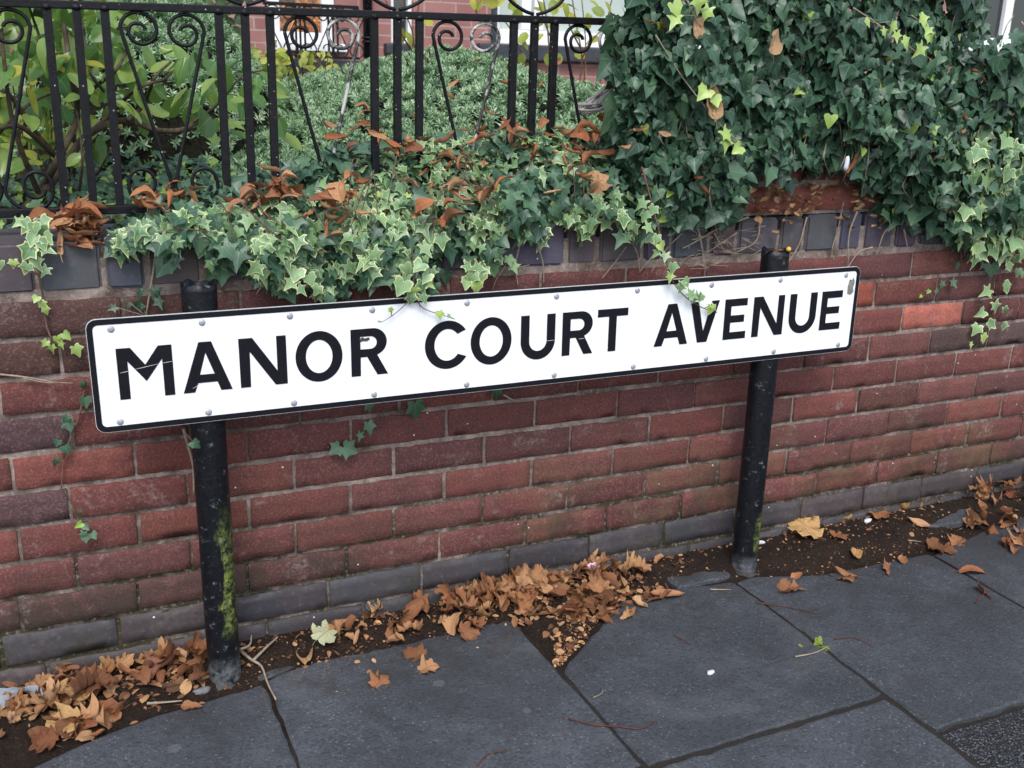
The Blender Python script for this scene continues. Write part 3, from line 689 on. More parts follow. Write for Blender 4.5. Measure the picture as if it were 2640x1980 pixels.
# ------------------------------------------------------------------ leaf machinery
def leaf_tpl(half, inner=.66, centre=(0, .35), fold=.24, droop=.38):
    half = [tuple(p) for p in half]; tipi = len(half)-1
    out = half+[(-u, v) for u, v in half[-2:0:-1]]
    n = len(out); c = np.array(centre); O = np.array(out); Iv = c+(O-c)*inner
    P = np.concatenate([O, Iv, [c]])
    Wz = fold*np.abs(P[:, 0])-droop*np.clip(P[:, 1], 0, 2)**2*.6
    rim = np.concatenate([np.ones(n), np.zeros(n+1)])
    k = np.arange(n); q = np.stack([k, (k+1) % n, n+(k+1) % n, n+k], -1); t = np.stack([n+k, n+(k+1) % n, np.full(n, 2*n)], -1)
    return dict(P=np.column_stack([P, Wz]), rim=rim, q=q, t=t)
IVY = leaf_tpl([(0, .07), (.10, -.07), (.25, -.12), (.40, -.06), (.37, .12), (.46, .27), (.60, .46), (.43, .47), (.27, .55), (.15, .78), (0, 1.)])
IVY2 = leaf_tpl([(0, .06), (.14, -.09), (.32, -.12), (.48, -.04), (.47, .12), (.44, .25), (.49, .40), (.36, .47), (.26, .58), (.13, .80), (0, .97)], fold=.3)
IVY3 = leaf_tpl([(0, .05), (.12, -.10), (.22, -.20), (.42, -.22), (.30, .02), (.34, .20), (.62, .36), (.36, .42), (.20, .52), (.11, .78), (0, 1.08)], fold=.16, droop=.35)
HEART = leaf_tpl([(0, .05), (.18, -.07), (.36, -.02), (.43, .14), (.37, .32), (.27, .52), (.14, .76), (0, .95)], fold=.25)
OVAL = leaf_tpl([(0, 0), (.10, .07), (.21, .22), (.27, .42), (.25, .62), (.16, .82), (.06, .95), (0, 1.02)], centre=(0, .5), fold=.3, droop=.3)
ROUND = leaf_tpl([(0, 0), (.16, .08), (.33, .25), (.38, .5), (.30, .78), (.12, .95), (0, 1.)], centre=(0, .5), fold=.2, droop=.2)
TINY = dict(P=np.array([[0, 0, 0], [.17, .45, .05], [0, .52, -.03], [-.17, .45, .05], [0, 1, .02]]), rim=np.zeros(5), q=np.zeros((0, 4), int), t=np.array([[0, 1, 2], [0, 2, 3], [2, 1, 4], [3, 2, 4]]))
def nrm(a): return a/np.maximum(1e-9, np.linalg.norm(a, axis=-1, keepdims=True))
def leaf_cloud(name, tpls, P, T, Nn, size, mat, parent=None, tone=None, var=None, curlv=.5):
    P, T, Nn = (np.asarray(a, float) for a in (P, T, Nn)); n = len(P)
    T = nrm(T); Nn = nrm(Nn-(Nn*T).sum(-1, keepdims=True)*T); U = np.cross(T, Nn)
    tone = N.uniform(0, 1, n) if tone is None else np.asarray(tone); var = np.zeros(n) if var is None else np.asarray(var); size = np.broadcast_to(size, (n,))
    which = N.integers(0, len(tpls), n); Vs, Q, Tt, A, Bv, Cc, D = [], [], [], [], [], [], []; b = 0
    for k, tp in enumerate(tpls):
        ix = np.where(which == k)[0]
        if not len(ix): continue
        p = tp['P'][None]*np.ones((len(ix), 1, 1)); m = p.shape[1]
        asp = N.uniform(.85, 1.15, (len(ix), 1)); cv = N.normal(0, curlv, (len(ix), 1)); tw = N.normal(0, curlv*.7, (len(ix), 1))
        u = p[..., 0]*asp; v = p[..., 1]; w = p[..., 2]+cv*v*v*.5+tw*u*v+N.normal(0, .012, u.shape)
        V = P[ix][:, None]+size[ix][:, None, None]*(u[..., None]*U[ix][:, None]+v[..., None]*T[ix][:, None]+w[..., None]*Nn[ix][:, None])
        Vs.append(V.reshape(-1, 3)); off = b+np.arange(len(ix))*m
        if len(tp['q']): Q.append((tp['q'][None]+off[:, None, None]).reshape(-1, 4))
        if len(tp['t']): Tt.append((tp['t'][None]+off[:, None, None]).reshape(-1, 3))
        A.append(np.repeat(tone[ix], m)); Bv.append(np.repeat(var[ix], m)); Cc.append(np.tile(tp['rim'], len(ix)))
        D.append(np.stack([p[..., 0], p[..., 1], 0*p[..., 0]], -1).reshape(-1, 3)); b += len(ix)*m
    fs = ([np.concatenate(Q)] if Q else [])+([np.concatenate(Tt)] if Tt else [])
    me = npmesh(name, np.concatenate(Vs), fs, {'tone': ('FLOAT', np.concatenate(A)), 'var': ('FLOAT', np.concatenate(Bv)), 'rim': ('FLOAT', np.concatenate(Cc)), 'luv': ('FLOAT_VECTOR', np.concatenate(D))})
    return link(name, me, mat, parent, True)
def atv(px, py, Y):
    d = cf[None]+cr[None]*((px-IW/2)/FPX)[:, None]-cu[None]*((py-IH/2)/FPX)[:, None]
    return CP+d*((Y-CP[1])/d[:, 1])[:, None]

# ------------------------------------------------------------------ variegated ivy spilling over the coping
vx = np.array([300, 360, 480, 560, 680, 760, 880, 980, 1050, 1200, 1350, 1500, 1600, 1690, 1740])
vt = np.array([600, 555, 480, 470, 440, 405, 375, 365, 350, 350, 345, 330, 350, 420, 470])
vb_x = np.array([300, 360, 420, 480, 560, 640, 700, 760, 820, 900, 960, 1010, 1060, 1100, 1200, 1250, 1290, 1450, 1560, 1640, 1700, 1740])
vb = np.array([630, 650, 640, 650, 665, 690, 730, 730, 755, 745, 700, 730, 745, 760, 715, 730, 625, 590, 590, 600, 610, 560])
vivy = empty('variegated_ivy', (1.1, .08, .93), 'green and cream variegated ivy spilling over the middle of the coping', 'ivy')
def band(n, t0, t1, dy, pw=1.):
    px = N.uniform(300, 1740, n); t = t0+(t1-t0)*N.uniform(0, 1, n)**pw
    a = np.interp(px, vx, vt); b_ = np.interp(px, vb_x, vb)-10+26*np.sin(px*.047)+16*np.sin(px*.113+1); py = a+(b_-a)*t+N.normal(0, 7, n)
    Y = np.interp(t, [0, .3, .55, .75, 1.], [.13, .06, -.035, -.05, -.03])+dy+.018*np.sin(px*.021+3*t)+N.normal(0, .012, n)
    P = atv(px, py, Y)
    hang = np.clip((t-.25)*1.6, 0, 1)
    T = np.stack([N.normal(0, .55, n), -.75+.45*hang+N.normal(0, .2, n), -.25-.75*hang+N.normal(0, .22, n)], -1)
    Nn = np.stack([N.normal(0, .38, n), -.55-.35*hang+N.normal(0, .25, n), .85-.35*hang+N.normal(0, .2, n)], -1)
    return P, T, Nn, px, t
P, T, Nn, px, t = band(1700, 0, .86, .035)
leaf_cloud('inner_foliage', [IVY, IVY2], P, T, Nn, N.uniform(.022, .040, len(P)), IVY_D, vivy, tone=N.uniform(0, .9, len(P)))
P, T, Nn, px, t = band(650, .0, 1, .0)
leaf_cloud('dark_foliage', [IVY, IVY2, IVY3], P, T, Nn, N.uniform(.022, .046, len(P)), IVY_D, vivy, tone=N.uniform(.2, .93, len(P)))
P, T, Nn, px, t = band(2800, .02, 1, -.004)
clump = fbm(px/400., t*1.1, 5, 21)
keep = (clump+N.normal(0, .3, len(P))) > -.08
keep &= ~((px < 640) & (t < .3)); keep &= (px > 660) | (N.uniform(0, 1, len(px)) < .5); keep &= (t < .7) | (N.uniform(0, 1, len(px)) < .7)
P, T, Nn, px, t = (q[keep] for q in (P, T, Nn, px, t))
young = (N.uniform(0, 1, len(P)) < .05)
leaf_cloud('variegated_foliage', [IVY, IVY3, IVY3], P, T, Nn, N.uniform(.016, .037, len(P))*np.where(young, .75, 1), IVY_V, vivy, tone=np.where(young, .97, N.uniform(0, .92, len(P))), var=np.clip(N.uniform(-.1, 1.25, len(P)), 0, 1)*np.where(young, .3, 1))
# small dark runners lying on the coping at the left of the clump
px = N.uniform(520, 1130, 240); py = np.interp(px, vb_x, vb)-N.uniform(-10, 110, 240); P = atv(px, py, -.028+N.normal(0, .006, 240))
leaf_cloud('small_dark_foliage', [IVY, IVY2], P, np.stack([N.normal(0, .6, 240), N.normal(-.1, .1, 240), N.normal(-1, .4, 240)], -1), np.stack([N.normal(0, .3, 240), N.normal(-1, .1, 240), N.normal(.4, .2, 240)], -1), N.uniform(.016, .028, 240), IVY_D, vivy, tone=N.uniform(.2, .9, 240))
def px_tube(mb, pts, Y, r, n=6, seg=20, taper=.5):
    Ys = Y if isinstance(Y, (list, tuple)) else [Y]*len(pts)
    P = curve([at(x, y, q) for (x, y), q in zip(pts, Ys)], seg)
    mb.tube(P, [r*(1-(1-taper)*i/(len(P)-1)) for i in range(len(P))], n)
m = MB()
for k in range(26):
    m = MB(); x = R.uniform(380, 1680); y = np.interp(x, vx, vt)+R.uniform(20, 110); dx = R.uniform(-120, 120)
    px_tube(m, [(x, y), (x+dx*.4, y+R.uniform(10, 60)), (x+dx, y+R.uniform(60, 170))], [.02, -.045, -.065], .0016, 5); m.build('stem', STEM, vivy, True)
for a in ([(620, 520), (690, 590), (770, 640), (850, 650)], [(760, 640), (700, 700), (660, 760)], [(1195, 380), (1200, 440), (1180, 500)], [(1040, 640), (1045, 690), (1040, 745)], [(410, 600), (470, 590), (560, 600)]):
    m = MB(); px_tube(m, a, -.07, .0019, 5); m.build('stem', STEM, vivy, True)
def shoot(parent, name, pts, Y, leaves, mat, r=.0017, var=.8, stem=STEM, size=1., tone=None, flat=True):
    """one trailing shoot: a stem tube and its leaves as a child"""
    sm = MB(); px_tube(sm, pts, Y, r, 6, 26)
    Ys = Y if isinstance(Y, (list, tuple)) else [Y]*len(pts)
    P, T, Nn, sz, tn = [], [], [], [], []
    pa = np.array(pts, float)
    for lf in leaves:
        x, y, s = lf[:3]; ang = lf[3] if len(lf) > 3 else R.uniform(-60, 60)
        Yl = float(np.array(Ys)[np.linalg.norm(pa-[x, y], axis=1).argmin()])-R.uniform(.004, .012)
        c = at(x, y, Yl); a = math.radians(ang); tdir = np.array([math.sin(a), R.uniform(-.35, -.1), -math.cos(a)])
        P.append(c-np.array([tdir[0], 0, tdir[2]])*s*.4); T.append(tdir); Nn.append((R.gauss(0, .2), -1, .35+R.gauss(0, .15))); sz.append(s*size*(.78 if parent.name.startswith('variegated_ivy') and s > .026 else 1)); tn.append(lf[4] if len(lf) > 4 else R.uniform(.3, .95))
        near = pa[np.linalg.norm(pa-[x, y], axis=1).argmin()]
        sm.tube(curve([at(near[0], near[1], Yl+.006), P[-1]], 4), .0008, 5)
    so_ = sm.build(name, stem, parent, True)
    n = len(P)
    leaf_cloud('leaves', [IVY, IVY3, IVY2], P, T, Nn, np.array(sz), mat, so_, tone=tn, var=np.clip(N.normal(var, .2, n), 0, 1) if var else np.zeros(n))
    return so_
shoot(vivy, 'trailing_shoot', [(1060, 640), (1070, 700), (1062, 745), (1078, 775), (1083, 790)], -.146, [(1050, 700, .04), (1075, 690, .038), (1040, 735, .045), (1095, 720, .036), (1030, 745, .05, -30), (1070, 755, .03, 10, .97), (1060, 770, .026, 0, .3), (1092, 770, .024, 20, .2), (1110, 735, .03, 50, .96), (1088, 740, .036, 0, .1)], IVY_V, .002, .6)
shoot(vivy, 'trailing_shoot', [(1060, 765), (1040, 790), (1010, 815), (985, 830)], -.147, [(1008, 800, .014, 20, .97), (978, 830, .006)], IVY_V, .0011, 0)
shoot(vivy, 'trailing_shoot', [(1075, 770), (1085, 790), (1110, 803), (1140, 812), (1172, 823)], -.147, [(1133, 811, .018, 10, .97), (1158, 815, .01, 60)], IVY_V, .0013, 0)
shoot(vivy, 'trailing_shoot', [(1655, 430), (1680, 520), (1700, 600), (1712, 650), (1722, 690), (1740, 735), (1775, 772), (1815, 795), (1848, 806)], [-.09, -.12, -.14, -.147, -.152, -.152, -.150, -.147, -.147],
      [(1675, 590, .034), (1690, 620, .032), (1705, 640, .03, 30, .96), (1690, 655, .03), (1712, 665, .028, -20), (1733, 690, .026, 0), (1727, 715, .024, 0, .97), (1768, 730, .026, 40), (1755, 742, .024, -20), (1785, 762, .034, 60), (1792, 772, .036, -30), (1803, 768, .024), (1830, 800, .030, -10, .97), (1840, 792, .018, 50, .97), (1660, 560, .036), (1650, 530, .04), (1680, 545, .034)], IVY_V, .0019, .35)
shoot(vivy, 'trailing_shoot', [(1250, 600), (1240, 660), (1215, 740)], -.05, [(1230, 700, .046, -10), (1215, 720, .04), (1240, 720, .038), (1200, 735, .036), (1228, 745, .04, 0, .97), (1245, 700, .034), (1210, 690, .034)], IVY_V, .0016, 1)
shoot(vivy, 'trailing_shoot', [(690, 590), (720, 640), (760, 690), (800, 740)], -.06, [(680, 640, .054, 20), (705, 680, .058, 30), (745, 660, .034), (760, 712, .042, -20), (800, 725, .036, 20), (780, 750, .032), (745, 735, .036), (815, 750, .03)], IVY_V, .0019, 1)
shoot(vivy, 'trailing_shoot', [(560, 630), (545, 660), (530, 690)], -.03, [(545, 688, .034, 10, .6), (515, 655, .028, -20)], IVY_V, .0012, 0)
shoot(vivy, 'trailing_shoot', [(1320, 660), (1300, 690), (1280, 720), (1270, 745)], -.02, [(1283, 671, .026), (1312, 672, .026, 10), (1325, 690, .026, 20), (1274, 700, .026, 0)], IVY_V, .0014, 0, PALESTEM)
for a in ([(1345, 610), (1330, 680), (1335, 735)], [(1385, 630), (1400, 680), (1402, 730)], [(1615, 635), (1590, 670), (1552, 718)], [(1630, 625), (1645, 660), (1650, 705)], [(1310, 690), (1330, 690), (1365, 683)]):
    m = MB(); px_tube(m, a, [-.03, -.015, -.012], .0022, 6); m.build('bare_runner', PALESTEM, vivy, True)
shoot(vivy, 'trailing_shoot', [(405, 640), (395, 700), (385, 760), (376, 815)], -.012, [(360, 760, .028, -20, .15), (355, 790, .024, -60, .1), (405, 755, .024, 40, .1), (412, 785, .03, 20, .1), (290, 795, .016, -70, .2), (330, 785, .012, -50, .2)], IVY_D, .0028, 0, PALESTEM)
# runner with a few leaves that comes out under the sign
shoot(vivy, 'trailing_shoot', [(1000, 1000), (985, 1080), (965, 1110), (930, 1135), (880, 1160)], -.012, [(1072, 1062, .060, 5, .55), (953, 1052, .032, 20, .8), (952, 1105, .040, 10, .85), (926, 1128, .028, -20, .85), (905, 1160, .05, 60, .8), (860, 1160, .04, -60, .8), (1280, 1015, .026, 0, .3)], IVY_D, .0012, 0)
m = MB(); px_tube(m, [(473, 1105), (485, 1150), (497, 1200), (500, 1275)], -.012, .0035, 7); m.build('bare_runner', PALESTEM, vivy, True)
m = MB(); px_tube(m, [(1298, 1018), (1320, 1030), (1336, 1037)], -.012, .0025, 7); m.build('bare_runner', PALESTEM, vivy, True)
shoot(vivy, 'trailing_shoot', [(478, 1118), (490, 1130), (500, 1142)], -.145, [(505, 1146, .022, 40, .6)], IVY_D, .001, 0)

# the small clump that hangs over the coping at the far left
livy = empty('variegated_ivy', (.45, .02, .93), 'small pale variegated ivy shoot hanging over the coping at the far left', 'ivy')
shoot(livy, 'trailing_shoot', [(100, 560), (95, 640), (100, 710), (112, 770), (118, 830), (135, 880)], [.02, -.03, -.03, -.014, -.012, -.012],
      [(60, 590, .05, -50), (90, 600, .044, 0), (120, 585, .05, 30), (40, 580, .04, -60), (62, 660, .056, -40), (100, 660, .05, -10), (115, 640, .045, 20), (135, 650, .05, 60), (100, 690, .05, 20), (65, 700, .04, -20), (110, 705, .034), (0, 690, .03), (35, 682, .022, 0, .97), (115, 790, .028, 30, .97), (120, 802, .024, 20, .97), (92, 774, .02, -30, .97), (112, 610, .05, 10), (130, 625, .044, 40), (80, 630, .046, -20)], IVY_V, .003, .9, size=.74)
shoot(livy, 'trailing_shoot', [(118, 840), (140, 885), (170, 880), (200, 905)], -.012, [(112, 890, .028, -40, .95), (150, 880, .026, 10, .97), (135, 905, .03, 0, .97), (178, 872, .036, 40, .95), (205, 910, .042, 30, .95), (160, 892, .022, 20, .96)], IVY_V, .0016, .2, size=.74)
shoot(livy, 'trailing_shoot', [(222, 985), (205, 1070), (185, 1120), (165, 1180), (158, 1260)], [-.012]*5, [(222, 1045, .042, 0, .6), (216, 1000, .03, 10, .5), (180, 1105, .044, 10, .6), (165, 1085, .03, -40, .5), (175, 1165, .036, 20, .5), (147, 1145, .022, -20, .5), (143, 1195, .026, -20, .4)], IVY_D, .0024, 0, size=.74)
shoot(livy, 'trailing_shoot', [(168, 1265), (185, 1300), (205, 1345), (225, 1385)], -.012, [(207, 1325, .016, 10, .7), (200, 1355, .024, -60, .97), (225, 1360, .022, 40, .8), (215, 1385, .03, -10, .75), (245, 1385, .03, 30, .8), (222, 1395, .028, 0, .7)], IVY_D, .0014, 0, size=.74)
m = MB(); px_tube(m, [(0, 965), (70, 973), (140, 985), (190, 988)], -.012, .0022, 6); px_tube(m, [(60, 975), (110, 985), (140, 987)], -.014, .0016, 6); m.build('bare_runner', PALESTEM, livy, True)

# ------------------------------------------------------------------ dark ivy over the right-hand wall
bx = np.array([1580, 1640, 1740, 1870, 1930, 1960, 2020, 2060, 2100, 2180, 2230, 2270, 2330, 2420, 2480, 2560, 2760])
bbt = np.array([380, 560, 575, 585, 510, 420, 470, 440, 430, 430, 500, 545, 580, 590, 620, 600, 590])
divy = empty('dark_ivy', (2.7, .05, .93), 'thick dense dark green ivy covering the upper wall', 'ivy')
def dband(n, dy, top=-150):
    px = N.uniform(1575, 2800, n); lo = np.interp(px, bx, bbt)
    tp = np.where(px < 2545, top, 105)+N.normal(0, 14, n); tp = np.where(px < 1640, np.maximum(tp, 20), tp)
    py = tp+(lo-tp)*N.uniform(0, 1, n)+N.normal(0, 8, n)
    edge = 1592+14*np.sin(py*.03)+10*np.sin(py*.083+1); ok = px > edge
    px, py, lo = px[ok], py[ok], lo[ok]; n = len(px)
    dn = np.clip((lo-py)/260, 0, 1)
    Y = -.035-.085*np.sin(np.clip(dn, 0, 1)*1.9)+.046*fbm(px/300., py/300., 5, 31)+dy+np.clip((1680-px)/90, 0, 1)*.10+N.normal(0, .012, n)
    return atv(px, py, Y), px, py, dn
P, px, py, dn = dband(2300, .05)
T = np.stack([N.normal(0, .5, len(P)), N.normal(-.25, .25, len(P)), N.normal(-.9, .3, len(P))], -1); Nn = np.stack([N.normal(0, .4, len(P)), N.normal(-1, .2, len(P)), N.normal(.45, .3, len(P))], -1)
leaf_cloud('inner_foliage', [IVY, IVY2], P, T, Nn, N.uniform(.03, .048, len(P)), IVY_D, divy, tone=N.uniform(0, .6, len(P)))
P, px, py, dn = dband(4600, -.008); P[:, 1] += np.abs(N.normal(0, .02, len(P)))
T = np.stack([N.normal(0, .7, len(P)), N.normal(-.3, .3, len(P)), N.normal(-.85, .4, len(P))], -1); Nn = np.stack([N.normal(-.05, .55, len(P)), N.normal(-.85, .3, len(P)), N.normal(.5, .4, len(P))], -1)
big = np.clip(.0255*np.exp(N.normal(0, .36, len(P))), .011, .06)*np.where(N.uniform(0, 1, len(P)) < .06, 1.4, 1)
leaf_cloud('dark_foliage', [IVY, IVY2, HEART, HEART], P, T, Nn, big, IVY_D, divy, tone=np.where(N.uniform(0, 1, len(P)) < .012, .975, N.beta(2, 2, len(P))*.93))
BLEACH = mat_simple('bleached_twig', (.42, .38, .38), .85, .2, .4, 40)
# backing of woody stems on the wall so that gaps stay dark
m = MB()
for k in range(70):
    m = MB(); x = R.uniform(1650, 2700); y = R.uniform(-40, 480); lo = float(np.interp(x, bx, bbt)); y = min(y, lo-60)
    dx = R.uniform(-70, 70); L = R.uniform(60, 200)
    px_tube(m, [(x, y), (x+dx*.3+R.uniform(-15, 15), y+L*.4), (x+dx, min(y+L, lo+25))], [-.07, -.10, -.04], R.uniform(.0012, .0022), 5); m.build('stem', PALESTEM, divy, True)
for a in ([(1930, 560), (1850, 590), (1790, 625), (1760, 640)], [(1760, 600), (1720, 640), (1680, 700)], [(2080, 560), (2060, 630), (2030, 680), (2010, 720)], [(2175, 520), (2160, 590), (2145, 645), (2150, 670)],
          [(2210, 545), (2190, 600), (2185, 670)], [(2250, 637), (2215, 650), (2185, 690)], [(2310, 570), (2280, 600), (2265, 640)], [(1800, 590), (1810, 640), (1815, 690)], [(1840, 600), (1870, 650)], [(1700, 590), (1695, 640), (1650, 700)],
          [(1900, 600), (1840, 640), (1810, 660)], [(1960, 560), (1950, 620), (1900, 650)], [(2330, 590), (2340, 640)]):
    m = MB(); px_tube(m, a, -.014, R.uniform(.0018, .003), 6); m.build('bare_runner', PALESTEM, divy, True)
for k in range(40):
    m = MB(); x, y = R.uniform(1760, 1960), R.uniform(585, 690); px_tube(m, [(x, y), (x+R.uniform(-30, 30), y+R.uniform(-8, 8)), (x+R.uniform(-50, 50), y+R.uniform(-14, 22))], -.016, .0010, 5, 8); m.build('bare_runner', PALESTEM, divy, True)
for k in range(11):
    m = MB(); x0, y0 = R.uniform(1480, 1520), R.uniform(262, 300); x1, y1 = R.uniform(1570, 1640), R.uniform(170, 270)
    px_tube(m, [(x0, y0), ((x0+x1)/2, (y0+y1)/2+R.uniform(-10, 14)), (x1, y1)], [.12, .09, .05], R.uniform(.002, .0045), 6); m.build('cut_twig', BLEACH, divy, True)
leaf_cloud('pale_leaves', [IVY2], [at(1580, 165, .03), at(1600, 260, .0), at(1645, 245, -.03)], [(.2, -.3, -1), (-.5, -.3, -.8), (-.2, -.3, -1)], [(0, -.9, .5)]*3, [.07, .075, .06], IVY_D, divy, tone=[.93, .93, .92])
for sp, lv in (([(1690, 90), (1760, 200), (1830, 290), (1870, 335), (1905, 365)], [(1845, 300), (1872, 350), (1870, 372), (1900, 385), (1842, 262), (1812, 240)]),
               ([(2200, 20), (2260, 60), (2330, 110), (2370, 140)], [(2235, 60), (2280, 85), (2310, 95), (2335, 112), (2370, 130), (2300, 70)]),
               ([(1770, 0), (1790, 40), (1810, 70)], [(1735, 55), (1800, 10), (1820, 35), (1740, 25)]), ([(2350, 40), (2390, 70), (2400, 100)], [(2375, 52), (2398, 98), (2390, 80)])):
    shoot(divy, 'trailing_shoot', sp, -.165, [(x, y, R.uniform(.022, .036), R.uniform(-60, 60), .965) for x, y in lv], IVY_V, .0017, .15, PALESTEM)
# variegated hanging part at the right edge
rivy = empty('variegated_ivy', (3.1, .0, .93), 'variegated ivy hanging down the wall at the right edge in long strands', 'ivy')
n = 190; px = N.normal(2560, 55, n); py = 330+330*N.uniform(0, 1, n)**.8; px = px+(py-480)*.15
leaf_cloud('variegated_foliage', [IVY, IVY3], atv(px, py, -.11+.07*np.clip((py-450)/200, 0, 1)+N.normal(0, .012, n)), np.stack([N.normal(0, .5, n), N.normal(-.2, .2, n), N.normal(-.9, .25, n)], -1), np.stack([N.normal(-.1, .35, n), N.normal(-1, .2, n), N.normal(.5, .25, n)], -1), N.uniform(.028, .05, n), IVY_V, rivy, tone=N.uniform(0, .95, n), var=N.uniform(.2, 1, n))
shoot(rivy, 'trailing_shoot', [(2600, 620), (2580, 690), (2575, 760), (2560, 830), (2530, 870), (2510, 905)], [-.05, -.03, -.02, -.016, -.014, -.014], [(2540, 755, .046, -60), (2592, 745, .05, 30), (2566, 795, .044, 20), (2525, 808, .046, -70), (2555, 838, .046, 50), (2514, 850, .042, -40, .9), (2535, 875, .04, 20, .97), (2502, 890, .018, 0, .97), (2590, 800, .026, 20, .2), (2588, 840, .026, 0, .2), (2600, 690, .036, 30), (2553, 645, .044, -20), (2618, 630, .036, 30, .97)], IVY_V, .0017, .9)
shoot(rivy, 'trailing_shoot', [(2482, 610), (2478, 660), (2475, 710), (2440, 735), (2400, 755), (2372, 765)], [-.05, -.03, -.014, -.013, -.013, -.013], [(2490, 620, .034, 0, .3), (2470, 640, .03, 0, .3), (2466, 685, .024, 0, .3), (2494, 668, .03, 20, .3), (2457, 731, .026, 30, .8), (2428, 735, .022, -10, .8), (2415, 755, .02, 30, .9), (2393, 752, .014, -40, .95), (2373, 764, .012, -60, .97)], IVY_D, .0014, 0)
shoot(rivy, 'trailing_shoot', [(2520, 640), (2535, 690), (2560, 730)], -.02, [(2555, 700, .056, 10, .7), (2525, 660, .03), (2530, 685, .026)], IVY_D, .0014, 0)
shoot(rivy, 'trailing_shoot', [(2610, 640), (2620, 680), (2640, 720)], -.02, [(2622, 705, .034, 0, .3), (2600, 695, .034, 0, .9), (2635, 710, .03, 40, .3)], IVY_V, .0014, .3)

# ------------------------------------------------------------------ garden soil and shrubs
xs3 = np.linspace(-3, 9, 120); ys3 = np.linspace(.2, 5.2, 60); X3, Y3 = np.meshgrid(xs3, ys3)
Z3 = .905+.05*(Y3-.2)+.02*fbm(X3, Y3, 4, 12); I = np.arange(X3.size).reshape(X3.shape)
tag(link('garden_soil', npmesh('garden_soil', np.stack([X3, Y3, Z3], -1).reshape(-1, 3), [np.stack([I[:-1, :-1], I[:-1, 1:], I[1:, 1:], I[1:, :-1]], -1).reshape(-1, 4)]), SOIL, smooth=True), 'bare garden soil behind the wall', 'soil', kind='structure')
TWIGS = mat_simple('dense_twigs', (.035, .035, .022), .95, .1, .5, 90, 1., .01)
def hebe(root, x0, x1, y0, y1, hf, n, seed, spikes=0):
    r = np.random.default_rng(seed); X = r.uniform(x0, x1, n); Y = y0+(y1-y0)*r.uniform(0, 1, n)
    Z = hf(X, Y); e = .01
    gx = (hf(X+e, Y)-hf(X-e, Y))/(2*e); gy = (hf(X, Y+e)-hf(X, Y-e))/(2*e)
    ok = Z > .93; X, Y, Z, gx, gy = (q[ok] for q in (X, Y, Z, gx, gy)); n = len(X)
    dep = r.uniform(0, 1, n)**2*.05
    C = np.stack([X, Y, Z], -1); A = nrm(np.stack([-.6*gx+r.normal(0, .3, n), -.6*gy-.15+r.normal(0, .3, n), np.ones(n)], -1)); C = C-A*dep[:, None]
    B1 = nrm(np.cross(A, np.tile([.3, .9, .1], (n, 1)))); B2 = np.cross(A, B1)
    P, T, Nn, S_, tn = [], [], [], [], []
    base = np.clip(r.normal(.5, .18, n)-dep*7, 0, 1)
    for w, (cnt, el, s, dz) in enumerate(((3, 1.1, .014, .010), (4, .7, .018, .005), (5, .25, .019, 0), (3, -.2, .017, -.007))):
        for k in range(cnt):
            a = 6.283*k/cnt+w*.7+r.uniform(0, .4, n); d = B1*np.cos(a)[:, None]+B2*np.sin(a)[:, None]; ee = el+r.normal(0, .15, n)
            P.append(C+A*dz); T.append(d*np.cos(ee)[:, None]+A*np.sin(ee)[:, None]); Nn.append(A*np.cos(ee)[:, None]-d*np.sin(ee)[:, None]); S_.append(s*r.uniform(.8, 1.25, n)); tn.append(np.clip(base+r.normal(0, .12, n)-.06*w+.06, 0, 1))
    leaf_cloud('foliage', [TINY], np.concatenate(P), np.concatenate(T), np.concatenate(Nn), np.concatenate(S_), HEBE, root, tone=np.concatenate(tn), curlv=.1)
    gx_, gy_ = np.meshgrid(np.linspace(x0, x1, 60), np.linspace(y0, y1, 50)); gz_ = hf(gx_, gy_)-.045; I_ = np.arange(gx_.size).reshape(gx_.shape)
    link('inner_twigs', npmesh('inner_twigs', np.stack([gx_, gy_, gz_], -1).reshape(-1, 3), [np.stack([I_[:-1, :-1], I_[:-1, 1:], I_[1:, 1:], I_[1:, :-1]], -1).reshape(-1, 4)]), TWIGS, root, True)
    if spikes:
        m = MB(); c = 0
        for j in r.permutation(n):
            if Y[j] < y0+.55*(y1-y0) or Z[j] < 1.15: continue
            m = MB(); p = C[j]; a = A[j]+np.array([r.normal(0, .2), 0, .3]); a /= np.linalg.norm(a)
            m.tube([p, p+a*.012, p+a*.028, p+a*.04], [.001, .0035, .003, .001], 5); c += 1; m.build('seed_head', SPIKE, root)
            if c >= spikes: break
def h_main(X, Y):
    u = np.clip((Y-.22)/1.35, 0, 1); top = np.interp(X, [.75, 1.0, 1.3, 1.6, 1.8, 2.1, 2.6, 3.0], [.95, 1.08, 1.21, 1.295, 1.32, 1.285, 1.19, 1.02])
    side = np.clip((X-(.80+.12*Y))/.30, 0, 1)*np.clip((2.95-X)/.3, 0, 1); side = np.sqrt(side)
    z = .92+(top-.92)*(np.sin(u*1.571)**.9)*side
    return z+.022*fbm(X, Y, 7, 41)+.010*fbm(X, Y, 22, 42)
hb = empty('hebe_shrub', (1.7, .9, .93), 'low grey green hebe mound of tiny leaves behind the middle of the railings', 'shrub')
hebe(hb, .8, 2.9, .22, 2.0, h_main, 9000, 51, 90)
def h_left(X, Y):
    d = np.sqrt(((X-.80)/.50)**2+((Y-1.75)/.75)**2); return .9+.58*np.clip(1-d**2.4, 0, 1)**.6+.03*fbm(X, Y, 7, 44)+.012*fbm(X, Y, 20, 45)
hb2 = empty('hebe_shrub', (.8, 1.75, .95), 'taller rounded hebe mound behind the broad leaved shrub on the left', 'shrub')
hebe(hb2, .2, 1.45, .95, 2.4, h_left, 5200, 52, 95)
